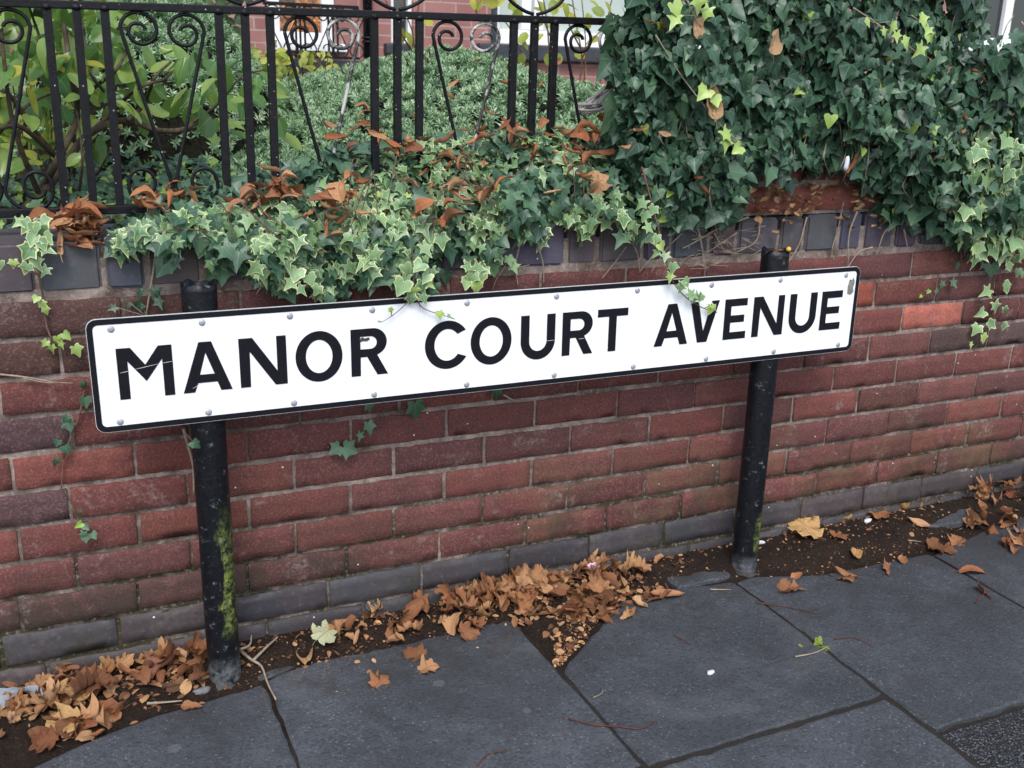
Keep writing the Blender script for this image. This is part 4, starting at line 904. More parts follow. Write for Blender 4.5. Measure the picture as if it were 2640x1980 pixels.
for root, spots in ((hb, [(1.2, .6), (1.6, .8), (2.0, .7), (1.4, 1.2)]), (hb2, [(.8, 1.7), (.7, 1.6)])):
    for x, y in spots:
        m = MB(); m.tube([(x, y, .9), (x+.03, y, 1.0), (x+.05, y+.05, 1.08)], [.016, .012, .006], 6); m.build('trunk', BRANCH, root)
# dark low ivy under the left shrub
n = 1500; X = N.uniform(.1, 1.2, n); Y = N.uniform(.22, 1.1, n); Zg = .945+.06*np.clip(Y, 0, 1)+.03*fbm(X, Y, 6, 61)+N.normal(0, .012, n)
tag(leaf_cloud('ground_ivy', [IVY, IVY2], np.stack([X, Y, Zg], -1), np.stack([N.normal(0, .6, n), N.normal(-.8, .3, n), N.normal(-.2, .2, n)], -1), np.stack([N.normal(0, .3, n), N.normal(-.4, .2, n), N.normal(1, .2, n)], -1), N.uniform(.018, .034, n), IVY_D, tone=np.where(N.uniform(0, 1, n) < .15, .97, N.uniform(0, .93, n))), 'low dark ivy carpet on the soil under the left shrub', 'ivy', kind='stuff')
# broad-leaved shrub
sh = empty('broadleaf_shrub', (.62, .55, .92), 'shrub with large soft oval green leaves and crooked branches behind the left railings', 'shrub')
m = MB(); BY = .5
brs = [([(90, 530), (170, 420), (230, 345), (320, 310), (400, 335), (470, 335), (520, 305)], .011), ([(60, 545), (110, 480), (150, 410), (200, 300), (185, 200), (165, 60), (150, -40)], .010), ([(230, 345), (290, 290), (350, 230), (420, 205), (450, 180)], .006),
       ([(330, 310), (370, 270), (400, 200), (440, 160)], .006), ([(150, 410), (90, 340), (30, 250), (-20, 220)], .008), ([(150, 410), (60, 330), (0, 330), (-60, 335)], .007), ([(200, 300), (240, 230), (300, 180), (330, 120)], .006),
       ([(100, 500), (60, 400), (30, 300), (10, 150), (0, 0)], .007), ([(185, 200), (120, 130), (90, 60), (60, -30)], .005), ([(470, 335), (560, 270), (620, 200), (680, 180)], .004), ([(300, 300), (280, 250), (230, 180), (215, 60)], .005), ([(200, 520), (212, 400), (190, 230)], .004), ([(250, 450), (290, 380), (320, 330)], .003), ([(-40, 380), (40, 300), (90, 260), (160, 230)], .005)]
for pts, r in brs: px_tube(m, pts, [BY+R.uniform(-.12, .15) if i else BY for i in range(len(pts))], r, 7, 24, .45); m.build('branch', BRANCH, sh, True); m = MB()
spots = []
for (xa, xb, ya, yb, k) in ((-40, 300, -60, 150, 95), (-40, 220, 120, 300, 46), (280, 560, 110, 320, 52), (180, 330, 60, 220, 28), (520, 720, 150, 360, 26), (60, 300, 250, 420, 10), (-40, 120, 330, 420, 6)):
    for _ in range(k): spots.append((R.uniform(xa, xb), R.uniform(ya, yb)))
n = len(spots); sp = np.array(spots); P = atv(sp[:, 0], sp[:, 1], N.uniform(.32, .95, n))
T = np.stack([N.normal(0, .7, n), N.normal(-.25, .45, n), N.normal(-.55, .45, n)], -1); Nn = np.stack([N.normal(-.1, .45, n), N.normal(-.5, .4, n), N.normal(.8, .3, n)], -1)
leaf_cloud('foliage', [OVAL, OVAL, OVAL, ROUND], P, T, Nn, N.uniform(.042, .080, n), BROAD, sh, tone=np.where(N.uniform(0, 1, n) < .07, .98, N.uniform(0, .92, n)), curlv=.5)
# small round-leaved yellowish plant at the left edge
rp = empty('round_leaved_plant', (.5, .75, .93), 'thin plant with small round yellow green leaves at the left edge behind the railings', 'plant')
n = 170; px = N.uniform(-20, 240, n); py = N.uniform(150, 430, n); P = atv(px, py, N.uniform(.6, 1.0, n))
leaf_cloud('foliage', [ROUND], P, np.stack([N.normal(0, .8, n), N.normal(-.3, .4, n), N.normal(-.2, .7, n)], -1), np.stack([N.normal(0, .4, n), N.normal(-.8, .3, n), N.normal(.5, .4, n)], -1), N.uniform(.018, .036, n), YELLOW, rp, tone=N.uniform(0, .8, n))
m = MB()
for _ in range(16):
    m = MB(); x, y = R.uniform(0, 220), R.uniform(150, 260); px_tube(m, [(x+R.uniform(-60, 60), 520), (x+R.uniform(-30, 30), 400), (x, y)], .78, .003, 5); m.build('stem', BRANCH, rp, True)
# background evergreen bush
eb = empty('evergreen_bush', (.5, 3., .95), 'dark leafy evergreen bush filling the garden behind the left railings', 'bush')
n = 5200; a = N.uniform(0, 6.283, n); rr = N.uniform(.55, 1, n)**.5
X = N.uniform(-2.2, 1.33, n); Zb = N.uniform(.95, 2.3, n); Y = 2.75+.22*fbm(X, Zb, 4, 71)+N.uniform(-.12, .25, n)
T = np.stack([N.normal(0, .6, n), N.normal(-.5, .3, n), N.normal(-.5, .4, n)], -1); Nn = np.stack([N.normal(0, .5, n), N.normal(-.7, .3, n), N.normal(.6, .3, n)], -1)
leaf_cloud('foliage', [OVAL, ROUND], np.stack([X, Y, Zb], -1), T, Nn, N.uniform(.05, .085, n), BUSH, eb, tone=np.clip(N.normal(.35+.25*fbm(X, Zb, 5, 72), .22, n), 0, .99))
m = MB()
for k in range(9):
    m = MB(); x = R.uniform(-2, 1.3); m.tube(curve([(x, 2.95, .95), (x+R.uniform(-.2, .2), 2.95, 1.5), (x+R.uniform(-.4, .4), 2.9, 2.2)], 8), [.03]*4+[.02]*4+[.01], 6); m.build('trunk', BRANCH, eb, True)
# yellowing plant between the hebes
yp = empty('yellowing_plant', (1.5, 2.3, 1.), 'plant with yellowing toothed leaflets in front of the white door', 'plant')
n = 170; px = np.concatenate([N.uniform(620, 700, 70), N.uniform(680, 860, 100)]); py = np.concatenate([N.uniform(120, 240, 70), N.uniform(125, 230, 100)]); P = atv(px, py, N.uniform(1.9, 2.4, n))
leaf_cloud('foliage', [OVAL], P, np.stack([N.normal(0, .7, n), N.normal(-.3, .4, n), N.normal(-.4, .5, n)], -1), np.stack([N.normal(0, .4, n), N.normal(-.7, .3, n), N.normal(.6, .3, n)], -1), N.uniform(.03, .055, n), YELLOW, yp, tone=N.uniform(0, 1, n))
m = MB()
for _ in range(12): m = MB(); x = R.uniform(630, 850); px_tube(m, [(x+R.uniform(-40, 40), 330), (x, 230), (x+R.uniform(-30, 30), 140)], 2.15, .004, 5); m.build('stem', BRANCH, yp, True)
RUST = mat_simple('rusty_twig', (.16, .085, .05), .8, .2, .4, 30)
# sparse shrub in front of the bay window
ws = empty('sparse_shrub', (3., 3.6, 1.05), 'sparse twiggy shrub with a few yellow leaves in front of the bay window', 'shrub')
m = MB()
for pts in ([(1490, 240), (1500, 150), (1485, 60), (1470, -40)], [(1505, 230), (1510, 120), (1500, 0)], [(1545, 230), (1555, 140), (1570, 30), (1590, -40)], [(1500, 150), (1530, 100), (1570, 60)], [(1420, 240), (1415, 120), (1405, 20), (1390, -40)], [(1500, 130), (1470, 70), (1440, -30)], [(1350, 230), (1350, 160), (1325, 90), (1290, 40)], [(1430, 120), (1405, 60), (1380, -20)], [(1060, 150), (1065, 90), (1030, 0)], [(1085, 150), (1075, 60), (1085, -30)], [(1060, 130), (1020, 60), (990, -10)], [(1240, 60), (1225, 20), (1215, -30)]):
    m = MB(); px_tube(m, pts, 3.6, .006, 5); m.build('branch', RUST, ws, True)
lv = [(1330, 10), (1340, 30), (1310, 25), (1390, 10), (1375, 30), (1425, 5), (1440, 25), (1450, 15), (1520, 10), (1515, 40), (1525, 30), (1560, 12), (1460, 20), (1485, 85), (1355, 90), (1400, 95), (1350, 145), (1410, 145), (1480, 150), (1450, 155), (1340, 110), (1415, 70), (1215, 5), (1245, 8), (1300, 5), (1545, 105), (1565, 60), (1030, 75), (1045, 90), (1100, 50), (1475, 40), (1430, 15), (1285, 12), (1545, 165), (1560, 150), (1500, 55), (1370, 60)]
q = np.array(lv, float); n = len(q)
leaf_cloud('foliage', [ROUND, OVAL], atv(q[:, 0], q[:, 1]-8, N.uniform(3.4, 3.75, n)), np.stack([N.normal(0, .7, n), N.normal(-.3, .3, n), N.normal(-.6, .4, n)], -1), np.stack([N.normal(0, .4, n), N.normal(-.8, .3, n), N.normal(.5, .3, n)], -1), N.uniform(.06, .10, n), YELLOW, ws, tone=N.uniform(0, 1, n))

# ------------------------------------------------------------------ brick house behind
HY = 4.8
hs_ = empty('brick_house', (4., HY, 1.), 'red brick house front with white window frames behind the garden', 'house')
def hx(px, py=60): return float(at(px, py, HY)[0])
def hz(py, px=1000): return float(at(px, py, HY)[2])
holes = [(hx(690), hx(866), hz(123, 780), 3.2), (hx(1008), hx(1066), hz(112, 1040), 2.6), (hx(1264), hx(1264)+2.6, 1.497, 2.8), (7.6, 8.9, 1.60, 3.0)]
m = MB(); cur = -3.
for x0, x1, z0, z1 in holes:
    m.box(cur, x0, HY, HY+.25, .8, 4.6); m.box(x0, x1, HY, HY+.25, .8, z0); m.box(x0, x1, HY, HY+.25, z1, 4.6); cur = x1
m.box(cur, 11, HY, HY+.25, .8, 4.6); m.build('wall', HOUSE, hs_)
GL = mat_glass('dark_glass', (.02, .024, .028)); PALEG = mat_simple('pale_blind', (.42, .48, .44), .3, .5, .06, 4, 0)
def mat_reflection():  # orange reflection in dark glass, painted as blotches into the pane colour
    M = MT('painted_reflection', .12, .5)
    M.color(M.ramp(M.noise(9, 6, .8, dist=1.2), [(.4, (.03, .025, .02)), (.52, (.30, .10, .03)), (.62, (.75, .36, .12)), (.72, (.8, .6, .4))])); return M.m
REFLECT = mat_reflection()
def window(name, x0, x1, z0, z1, fw, glass, mull=(), sill=None, sillh=.07):
    f = MB(); f.box(x0, x0+fw, HY+.03, HY+.11, z0, z1); f.box(x1-fw, x1, HY+.03, HY+.11, z0, z1); f.box(x0+fw, x1-fw, HY+.03, HY+.11, z0, z0+fw*1.15); f.box(x0+fw, x1-fw, HY+.03, HY+.11, z1-fw, z1)
    for mx in mull: f.box(mx-fw*.45, mx+fw*.45, HY+.032, HY+.112, z0+fw*1.15, z1-fw)
    fo = f.build(name, UPVC, hs_, bevel=.008)
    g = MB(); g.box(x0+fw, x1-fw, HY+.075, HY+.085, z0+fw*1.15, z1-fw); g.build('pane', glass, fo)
    if sill:
        s = MB(); s.box(sill[0], sill[1], HY-.07, HY+.06, z0-sillh, z0-.003); s.build('sill', SILL, fo, bevel=.012)
    g = MB(); g.box(x0, x1, HY+.13, HY+.14, z0, z1); g.build('reveal_back', SILL, fo)
    return fo
x0, x1, z0, z1 = holes[0]; window('door_frame', x0, x1, z0, z1, .085, REFLECT)
s = MB(); s.box(x0-.02, x1+.06, HY-.05, HY+.02, z0-.02, z0+.03); s.build('threshold', UPVC, hs_, bevel=.006)
s = MB(); s.box(x0-.3, x1+.35, HY-.12, HY-.003, .9, hz(155, 830)); s.build('plinth', SILL, hs_)
x0, x1, z0, z1 = holes[1]; window('window', x0, x1, z0, z1, .03, GL, (), (hx(988), hx(1066)), .075)
x0, x1, z0, z1 = holes[2]; window('bay_window', x0, x1, z0, z1, .085, PALEG, (hx(1362), hx(1362)+.10, hx(1362)+1.2), (hx(1228), x1+.1), .11)
dp = MB(); dp.tube([(hx(1271), HY-.02, 1.5), (hx(1271), HY-.02, 2.8)], .022, 8); dp.build('window_trim', SILL, hs_)
x0, x1, z0, z1 = holes[3]; window('window', x0, x1, z0, z1, .10, GL, (float(at(2607, 50, HY)[0]),), (x0-.1, x1+.1))
dp = MB(); X0 = hx(943); dp.tube([(X0, HY-.05, .9), (X0, HY-.05, 3.8)], .031, 12)
for z in (1.465, 1.49): dp.tube([(X0, HY-.05, z), (X0, HY-.05, z+.012)], .042, 12)
pp = dp.build('drain_pipe', IRON, None, True); tag(pp, 'black drain pipe running up the red brick house front', 'pipe')
# thin railings by the door
pr = empty('porch_railings', (2., 4.5, 1.), 'thin black scroll railings in front of the white door', 'railing')
PY = 4.45
def prx(px, py): return at(px, py, PY)
tz = float(prx(800, 18)[2]); bz = float(prx(800, 150)[2])
m = MB(); xa, xb = float(prx(680, 60)[0]), float(prx(925, 60)[0]); m.box(xa, xb, PY-.01, PY+.01, tz, tz+.02); m.box(xa, xb, PY-.01, PY+.01, bz, bz+.015); m.build('rail', IRON, pr)
for px in (688, 763, 774, 786, 847, 859, 870): x = float(prx(px, 80)[0]); m = MB(); m.box(x-.006, x+.006, PY-.006, PY+.006, bz+.015, tz); m.build('bar', IRON, pr)
for pc in (727, 817, 899):
    c = float(prx(pc, 80)[0])
    for sx in (-1, 1):
        top = spiral(c+sx*.045, tz-.045, [.055, .045, .035, .03, .02], 180, -90, -sx); bot = spiral(c+sx*.06, bz+.055, [.055, .045, .035, .03, .02], 0, -90, -sx)
        m = MB(); m.tube([(x, PY, z) for x, z in top[::-1]+bot], .0042, 6); m.build('scroll', IRON, pr, True)

# ------------------------------------------------------------------ dead leaves
def crumple(tpl_half, seed, curl=0., bend=.2, rough=.05, inner=(.72, .4), centre=(0, .42), roll=False):
    r = np.random.default_rng(seed); half = np.array(tpl_half); out = np.concatenate([half, half[-2:0:-1]*[-1, 1]])
    out = out*(1+r.normal(0, .06, out.shape)); c = np.array(centre); n = len(out)
    rings = [out]+[c+(out-c)*k for k in inner]; P = np.concatenate(rings+[[c]])
    luv = np.column_stack([P, np.zeros(len(P))])
    u, v = P[:, 0].copy(), P[:, 1].copy()
    if roll:
        k = curl; rr = .16; th = u/rr*k
        x = rr*np.sin(th)/max(k, .01); w = rr*(1-np.cos(th))/max(k, .01)
    else:
        x = u*(1-.25*curl*np.abs(u)); w = curl*u*u*1.4+r.normal(0, .25)*u*v
    w = w+bend*(v-.5)**2*1.5*r.choice([-1, 1], p=[.3, .7])+.07*np.sin(7*u+r.uniform(0, 6))*np.sin(6*v+r.uniform(0, 6))+r.normal(0, rough, len(P))*np.clip(np.linalg.norm(P-c, axis=1), 0, .5)
    V = np.column_stack([x, v-.45, w]); V[:, 2] -= V[:, 2].min()
    k = np.arange(n); Q = [np.stack([i*n+k, i*n+(k+1) % n, (i+1)*n+(k+1) % n, (i+1)*n+k], -1) for i in range(len(rings)-1)]
    L = len(rings)-1; Tt = np.stack([L*n+k, L*n+(k+1) % n, np.full(n, (L+1)*n)], -1)
    F4 = np.concatenate(Q)
    # petiole
    pet = np.array([[-.012, -.45, .0], [.012, -.45, .0], [.03, -.62, .05], [.012, -.62, .05], [.07, -.78, .02], [.06, -.78, .02]]); b = len(V)
    pet[:, 2] += V[0, 2]; pet[:2, 1] = V[0, 1]+.02
    F4 = np.concatenate([F4, [[b, b+1, b+2, b+3], [b+3, b+2, b+4, b+5]]])
    V = np.concatenate([V, pet]); luv = np.concatenate([luv, np.zeros((6, 3))])
    me = npmesh('leaf_blade', V, [F4, Tt], {'luv': ('FLOAT_VECTOR', luv)})
    me.polygons.foreach_set('use_smooth', [True]*len(me.polygons)); return me
MAPLE = [(0, 0), (.08, -.03), (.20, -.06), (.34, -.02), (.30, .08), (.42, .14), (.52, .24), (.56, .38), (.44, .38), (.36, .42), (.34, .52), (.42, .62), (.40, .74), (.28, .72), (.20, .78), (.12, .90), (0, 1.02)]
BROADH = [(0, 0), (.12, .03), (.26, .12), (.34, .28), (.36, .45), (.32, .62), (.22, .80), (.10, .94), (0, 1.0)]
LONGH = [(0, 0), (.07, .04), (.14, .15), (.19, .32), (.20, .5), (.17, .68), (.11, .84), (.05, .96), (0, 1.02)]
maples = [crumple(MAPLE, 100+i, R.uniform(.3, 1.9), R.uniform(.1, .8), .14) for i in range(9)]
broads = [crumple(BROADH, 130+i, R.uniform(.4, 2.0), R.uniform(.1, .9), .10, centre=(0, .48)) for i in range(8)]
longs = [crumple(LONGH, 160+i, R.uniform(.4, 2.4), R.uniform(.02, .5), .045, centre=(0, .5), roll=True) for i in range(8)]+[crumple(BROADH, 180+i, R.uniform(1.2, 2.6), R.uniform(.1, .5), .10, centre=(0, .48)) for i in range(2)]
for me in maples+broads: me.materials.append(DRY)
for me in longs: me.materials.append(CURL)
bits = [crumple(BROADH, 190+i, R.uniform(.5, 1.5), R.uniform(.2, .8), .1, centre=(0, .48)) for i in range(4)]
for me in bits: me.materials.append(STRAW)
def variant(me, mat):
    c = me.copy(); c.materials.clear(); c.materials.append(mat); return c
def place(me, name, P, size, rot, label, cat, group=None):
    o = bpy.data.objects.new(name, me); COL.objects.link(o); o.location = tuple(P); o.scale = (size,)*3
    o.rotation_euler = rot if len(rot) == 3 else (0, 0, 0); return tag(o, label, cat, group)
def flat_rot(t=25): return (math.radians(R.gauss(0, t)), math.radians(R.gauss(0, t)), R.uniform(0, 6.283))
def pile(poly_px, n, hgt, smin, smax, label, group, kinds, peak=None):
    ax = [p[0] for p in poly_px]; ay = [p[1] for p in poly_px]; cnt = 0
    def inside(x, y):
        c = False; j = len(ax)-1
        for i in range(len(ax)):
            if (ay[i] > y) != (ay[j] > y) and x < (ax[j]-ax[i])*(y-ay[i])/(ay[j]-ay[i])+ax[i]: c = not c
            j = i
        return c
    out = []
    while cnt < n:
        x, y = R.uniform(min(ax), max(ax)), R.uniform(min(ay), max(ay))
        if not inside(x, y): continue
        g = gnd(x, y)
        if g[1] > -.012: g = np.array([g[0], -.012, g[2]])
        u = R.random(); z = max(pz(g[0]), soilz(g[0], g[1]))+.001+u*hgt*math.exp(-((g[1]+.05)/.09)**2 if g[1] < -.05 else 0)
        out.append((g[0], g[1], z)); cnt += 1
        place(R.choice(kinds), 'fallen_leaf', (g[0], g[1]-.01, z), R.uniform(smin, smax)*(1-.25*(1-u))*.82, flat_rot(14+32*u), label, 'leaf', group)
    return out
PM = [(840, 1660), (1000, 1600), (1130, 1530), (1400, 1500), (1640, 1490), (1730, 1540), (1640, 1575), (1520, 1640), (1430, 1610), (1320, 1590), (1150, 1640), (1000, 1680), (900, 1690)]
PM2 = [(1130, 1560), (1280, 1500), (1420, 1480), (1600, 1500), (1620, 1560), (1500, 1600), (1400, 1570), (1260, 1600), (1150, 1620)]
pile(PM, 80, .022, .035, .075, 'crisp brown fallen leaf in the heap at the middle of the wall foot', 'fallen leaves heaped at the middle of the wall foot', maples+broads+longs[:3])
pile(PM2, 62, .034, .045, .085, 'crisp brown fallen leaf in the heap at the middle of the wall foot', 'fallen leaves heaped at the middle of the wall foot', maples+broads)
PL = [(-30, 1790), (110, 1770), (300, 1740), (440, 1690), (545, 1680), (550, 1760), (480, 1790), (330, 1800), (250, 1900), (120, 1920), (-30, 1930)]
pile(PL, 62, .02, .04, .09, 'brown fallen leaf in the drift left of the left post', 'fallen leaves drifted left of the left post', maples+broads+longs[:2])
PR = [(2460, 1345), (2500, 1290), (2600, 1235), (2720, 1215), (2740, 1420), (2620, 1430), (2560, 1390)]
pile(PR, 62, .045, .045, .085, 'tan fallen leaf in the heap at the far right wall foot', 'fallen leaves heaped at the far right of the wall foot', maples+broads)
flats = [crumple(MAPLE, 220+i, R.uniform(.05, .35), R.uniform(.05, .25), .06) for i in range(4)]+[crumple(MAPLE, 230+i, R.uniform(.2, .7), R.uniform(.1, .35), .08) for i in range(5)]
for me in flats: me.materials.append(DRY)
def single(x, y, s, me, label, mat=None, rot=None, cat='leaf', up=.002):
    g = gnd(x, y); z = max(pz(g[0]), soilz(g[0], g[1]))+up
    return place(variant(me, mat) if mat else me, 'fallen_leaf', (g[0], g[1], z), s, rot or (math.radians(R.gauss(0, 10)), math.radians(R.gauss(0, 10)), R.uniform(0, 6.28)), label, cat)
single(845, 1668, .066, flats[2], 'pale green fallen leaf lying on the soil right of the left post', PALE, (.25, .15, -1.0), up=.012)
single(790, 1712, .06, broads[1], 'folded tan leaf just below the pale green leaf', None)
single(980, 1762, .050, flats[1], 'bright orange leaf lying alone on the slab right of the left post', CURL)
single(1065, 1690, .055, flats[3], 'tan leaf on the slab edge below the middle heap, upper of the two', None)
single(1105, 1730, .045, flats[4], 'tan leaf on the slab below the middle heap, lower of the two', None)
single(1210, 1640, .06, flats[5], 'curled tan leaf at the front edge of the middle heap', None)
single(492, 1830, .042, broads[2], 'small tan leaf on the slab below the left post', None)
single(165, 1890, .075, flats[6], 'crumpled ochre leaf at the front of the left drift', GOLD)
single(205, 1820, .085, flats[0], 'yellow brown leaf at the front edge of the left drift', GOLD)
single(255, 1860, .06, broads[5], 'thin reddish leaf on the soil in front of the left drift', None)
single(420, 1755, .09, broads[3], 'large pinkish brown pointed leaf beside the left post', mat_dry('pinkish_leaf', [(.38, .17, .12), (.4, .18, .12)]), (.1, .1, 2.6))
single(2063, 1395, .105, flats[7], 'large golden lobed leaf on the soil right of the right post', GOLD, (.2, -.1, .5), up=.006)
single(2160, 1408, .06, flats[8], 'crumpled tan leaf on the soil beside the large golden leaf', None)
single(2205, 1440, .05, broads[4], 'small golden leaf on the soil below the crumpled tan leaf', GOLD)
single(2180, 1360, .055, broads[6], 'yellow leaf against the wall foot right of the right post', GOLD)
single(2260, 1352, .075, flats[2], 'tan lobed leaf at the wall foot beside the white scrap', None)
single(2330, 1335, .055, broads[7], 'pale golden leaf at the wall foot left of the far right heap', GOLD)
single(2365, 1368, .07, longs[1], 'red brown curled leaf on the slab piece by the wall', None)
single(2430, 1420, .085, flats[3], 'cluster of torn tan leaf at the right of the soil patch', None)
single(2470, 1400, .05, flats[4], 'small torn leaf right of the soil patch', None)
single(2285, 1472, .055, flats[5], 'upright curled tan leaf on the front edge of the soil patch', None, (.9, .2, .4))
single(2180, 1488, .07, longs[4], 'long brown leaf lying along the slab edge below the soil patch', None)
single(2055, 1490, .045, broads[0], 'small orange leaf on the slab right of the right post foot', CURL)
single(2037, 1525, .065, flats[6], 'pale tan leaf on the slab below the right post', None)
single(2183, 1500, .045, flats[7], 'small curled tan leaf below the long brown leaf', None)
single(2530, 1530, .065, flats[8], 'upright folded tan leaf alone on the right slab', None, (1.1, .3, 1.0))
single(2500, 1480, .07, longs[6], 'thin red leaf on the right slab', None)
single(1715, 1545, .085, longs[2], 'orange curled leaf pointing out of the right end of the middle heap', None, (0, .2, -1.9), up=.01)
single(2325, 1450, .04, broads[2], 'tiny tan leaf at the right of the soil patch', None)
single(1700, 1470, .035, broads[3], 'tiny tan leaf on the soil above the broken slab piece', None)
# litter of crumbs and leaf fragments: nobody could count it
n = 3400
px = np.concatenate([N.uniform(0, 2640, 900), N.uniform(560, 1760, 700), N.uniform(1930, 2500, 600), N.uniform(1370, 1560, 400), N.normal(1420, 130, 450), N.uniform(0, 540, 350)])
base_y = np.interp(px, [0, 300, 600, 1000, 1400, 1700, 1950, 2250, 2640], [1800, 1760, 1690, 1600, 1520, 1470, 1400, 1350, 1270]); py = base_y+np.abs(N.normal(0, 48, n))
py[2200:2600] = N.uniform(1570, 1720, 400); px[2200:2600] = 1430+N.uniform(-10, 150, 400)*(1740-py[2200:2600])/170
py[2600:3050] = np.interp(px[2600:3050], [1100, 1400, 1700], [1600, 1550, 1530])+N.normal(0, 30, 450); py[3050:] = np.interp(px[3050:], [0, 540], [1830, 1740])+N.normal(0, 32, 350)
py[1600:2200] = N.uniform(1360, 1500, 600)
d = cf[None]+cr[None]*((px-IW/2)/FPX)[:, None]-cu[None]*((py-IH/2)/FPX)[:, None]; t = -CP[2]/d[:, 2]; G = CP+d*t[:, None]
G[:, 1] = np.minimum(G[:, 1], -.008); G[:, 2] = [max(pz(a), soilz(a, b_))+.0015 for a, b_ in G[:, :2]]
lit = leaf_cloud('leaf_litter', [ROUND, OVAL], G, np.stack([N.normal(0, 1, n), N.normal(0, 1, n), N.normal(0, .25, n)], -1), np.stack([N.normal(0, .4, n), N.normal(0, .4, n), np.ones(n)], -1), N.uniform(.004, .02, n)*np.where(np.arange(n) < 2600, N.choice([.4, .6, 1], n), N.uniform(1.1, 2.1, n))*np.where((np.arange(n) >= 1600) & (np.arange(n) < 2200), .55, 1), mat_leaf('litter', (.06, .028, .014), (.22, .095, .04), (.46, .27, .13), vein_amt=0, rough=.9, trans=0, palm=False, young=None), None, curlv=.6)
tag(lit, 'brown leaf crumbs scattered along the foot of the wall', 'litter', kind='stuff')
# curled orange leaves caught in the ivy on the wall top
def perch(clusters, kinds, smin, smax, label, group, name='curled_leaf', cat='leaf'):
    for (cx, cy, sx, sy, k, Yc) in clusters:
        for _ in range(k):
            x, y = R.gauss(cx, sx), R.gauss(cy, sy); P = at(x, y, Yc+.014+R.gauss(0, .012))
            place(R.choice(kinds), name, P, R.uniform(smin, smax)*.74, (math.radians(R.uniform(0, 50)), math.radians(R.gauss(0, 30)), R.choice([R.uniform(0, 6.28), R.gauss(1.3, .5), R.gauss(4.5, .5)])), label, cat, group)
perch([(185, 600, 30, 30, 22, .02), (200, 570, 40, 16, 10, .04), (220, 620, 25, 18, 9, -.005)], longs, .06, .095, 'curled orange dead leaf heaped on the coping at the left end of the railing', 'curled leaves heaped on the coping at the left')
perch([(440, 535, 45, 18, 12, .03), (400, 520, 50, 22, 6, .06)], longs, .05, .085, 'curled orange dead leaf lying on the wall top below the first scroll panel', 'curled leaves below the first scroll panel')
perch([(700, 500, 40, 38, 22, .0), (660, 530, 35, 15, 8, -.005), (840, 560, 40, 25, 10, -.07), (890, 500, 25, 40, 9, -.06)], longs, .05, .085, 'curled orange dead leaf caught in the variegated ivy left of centre', 'curled leaves caught in the ivy left of centre')
perch([(1000, 385, 60, 18, 13, .05), (1180, 430, 60, 30, 13, -.03), (1320, 360, 60, 20, 14, .06), (1400, 400, 50, 30, 11, .0), (1480, 345, 50, 18, 10, .07), (1540, 360, 30, 24, 7, .04), (1250, 500, 50, 20, 8, -.08), (1150, 560, 60, 40, 7, -.085), (1500, 440, 60, 30, 5, -.07)], longs, .04, .075, 'curled orange dead leaf caught in the variegated ivy right of centre', 'curled leaves caught in the ivy right of centre')
perch([(1000, 300, 60, 20, 4, .45), (1250, 260, 90, 40, 7, .6), (1400, 200, 60, 40, 4, .8), (900, 330, 50, 30, 3, .3)], longs, .045, .07, 'orange dead leaf lying on the grey green hebe', 'dead leaves lying on the hebe')
perch([(1840, 90, 2, 2, 0, -.17), (2020, 530, 30, 30, 26, -.03), (1960, 490, 30, 30, 16, -.05), (2090, 510, 20, 30, 14, -.03), (2210, 540, 30, 22, 14, -.03), (2170, 490, 50, 14, 10, -.04), (1940, 570, 40, 20, 8, -.02), (2270, 570, 20, 20, 6, -.03)], bits, .022, .042, 'small withered ivy leaf hanging in the bare gap above the right post', 'withered leaves in the bare gap of the dark ivy', 'withered_leaf')
perch([(1690, 370, 60, 20, 5, -.12), (2440, 470, 40, 40, 7, -.12), (2400, 330, 60, 60, 5, -.15), (1720, 130, 60, 80, 4, -.14), (2560, 190, 40, 60, 4, -.13), (1800, 430, 40, 40, 4, -.12)], longs[:4], .035, .06, 'dead brown leaf caught in the dark ivy', 'dead leaves caught in the dark ivy')
for x, y, s, me, lab in ((1795, 78, .055, bits[0], 'tan withered leaf near the top left of the dark ivy'), (1990, 115, .055, bits[1], 'tan withered leaf high in the middle of the dark ivy'), (1828, 270, .075, bits[2], 'large ochre withered leaf in the left part of the dark ivy'), (1525, 470, .05, maples[4], 'small orange leaf on the ivy below the last railing bar')):
    place(me, 'fallen_leaf', at(x, y, -.16 if x > 1600 else -.09), s, (1.4, R.uniform(-.4, .4), R.uniform(-.3, .3)), lab, 'leaf')
o = place(longs[3], 'fallen_leaf', at(2200, 427, -.15), .055, (1.2, .3, -1.1), 'orange curled leaf hanging beside the white scrap in the dark ivy', 'leaf')

# ------------------------------------------------------------------ small things on the ground and the posts
def blob(name, P, r, mat, label, cat, flat=(1, 1, .5), rough=.15, rz=0):
    V, F = ico((0, 0, 0), 1, 2, flat); rg = np.random.default_rng(int(abs(P[0]*1000)))
    V = np.array(V)*(1+rg.normal(0, rough, (len(V), 1))); m = MB(); m.add(V*r, F); o = m.build(name, mat, None, True)
    o.location = tuple(P); o.rotation_euler = (0, 0, rz); return tag(o, label, cat)
SH = mat_simple('white_scrap', (.66, .68, .74), .5, .4, .2, 60); PK = mat_simple('pink_petal', (.75, .42, .58), .6, .3, .3, 60)
g = gnd(1495, 1478); fl = empty('flower_head', (g[0], -.03, .055), 'small pink flower head resting on the leaf heap against the wall', 'flower')
leaf_cloud('petals', [ROUND], np.tile([g[0], -.03, .062], (12, 1)), np.stack([np.cos(np.arange(12)*.8), np.sin(np.arange(12)*.8), N.uniform(-.1, .8, 12)], -1), np.tile([0, -.3, 1.], (12, 1)), .016, mat_leaf('petal', (.6, .3, .45), (.75, .45, .6), (.85, .6, .7), vein_amt=0, rough=.6, trans=.2, palm=False, young=None), fl)
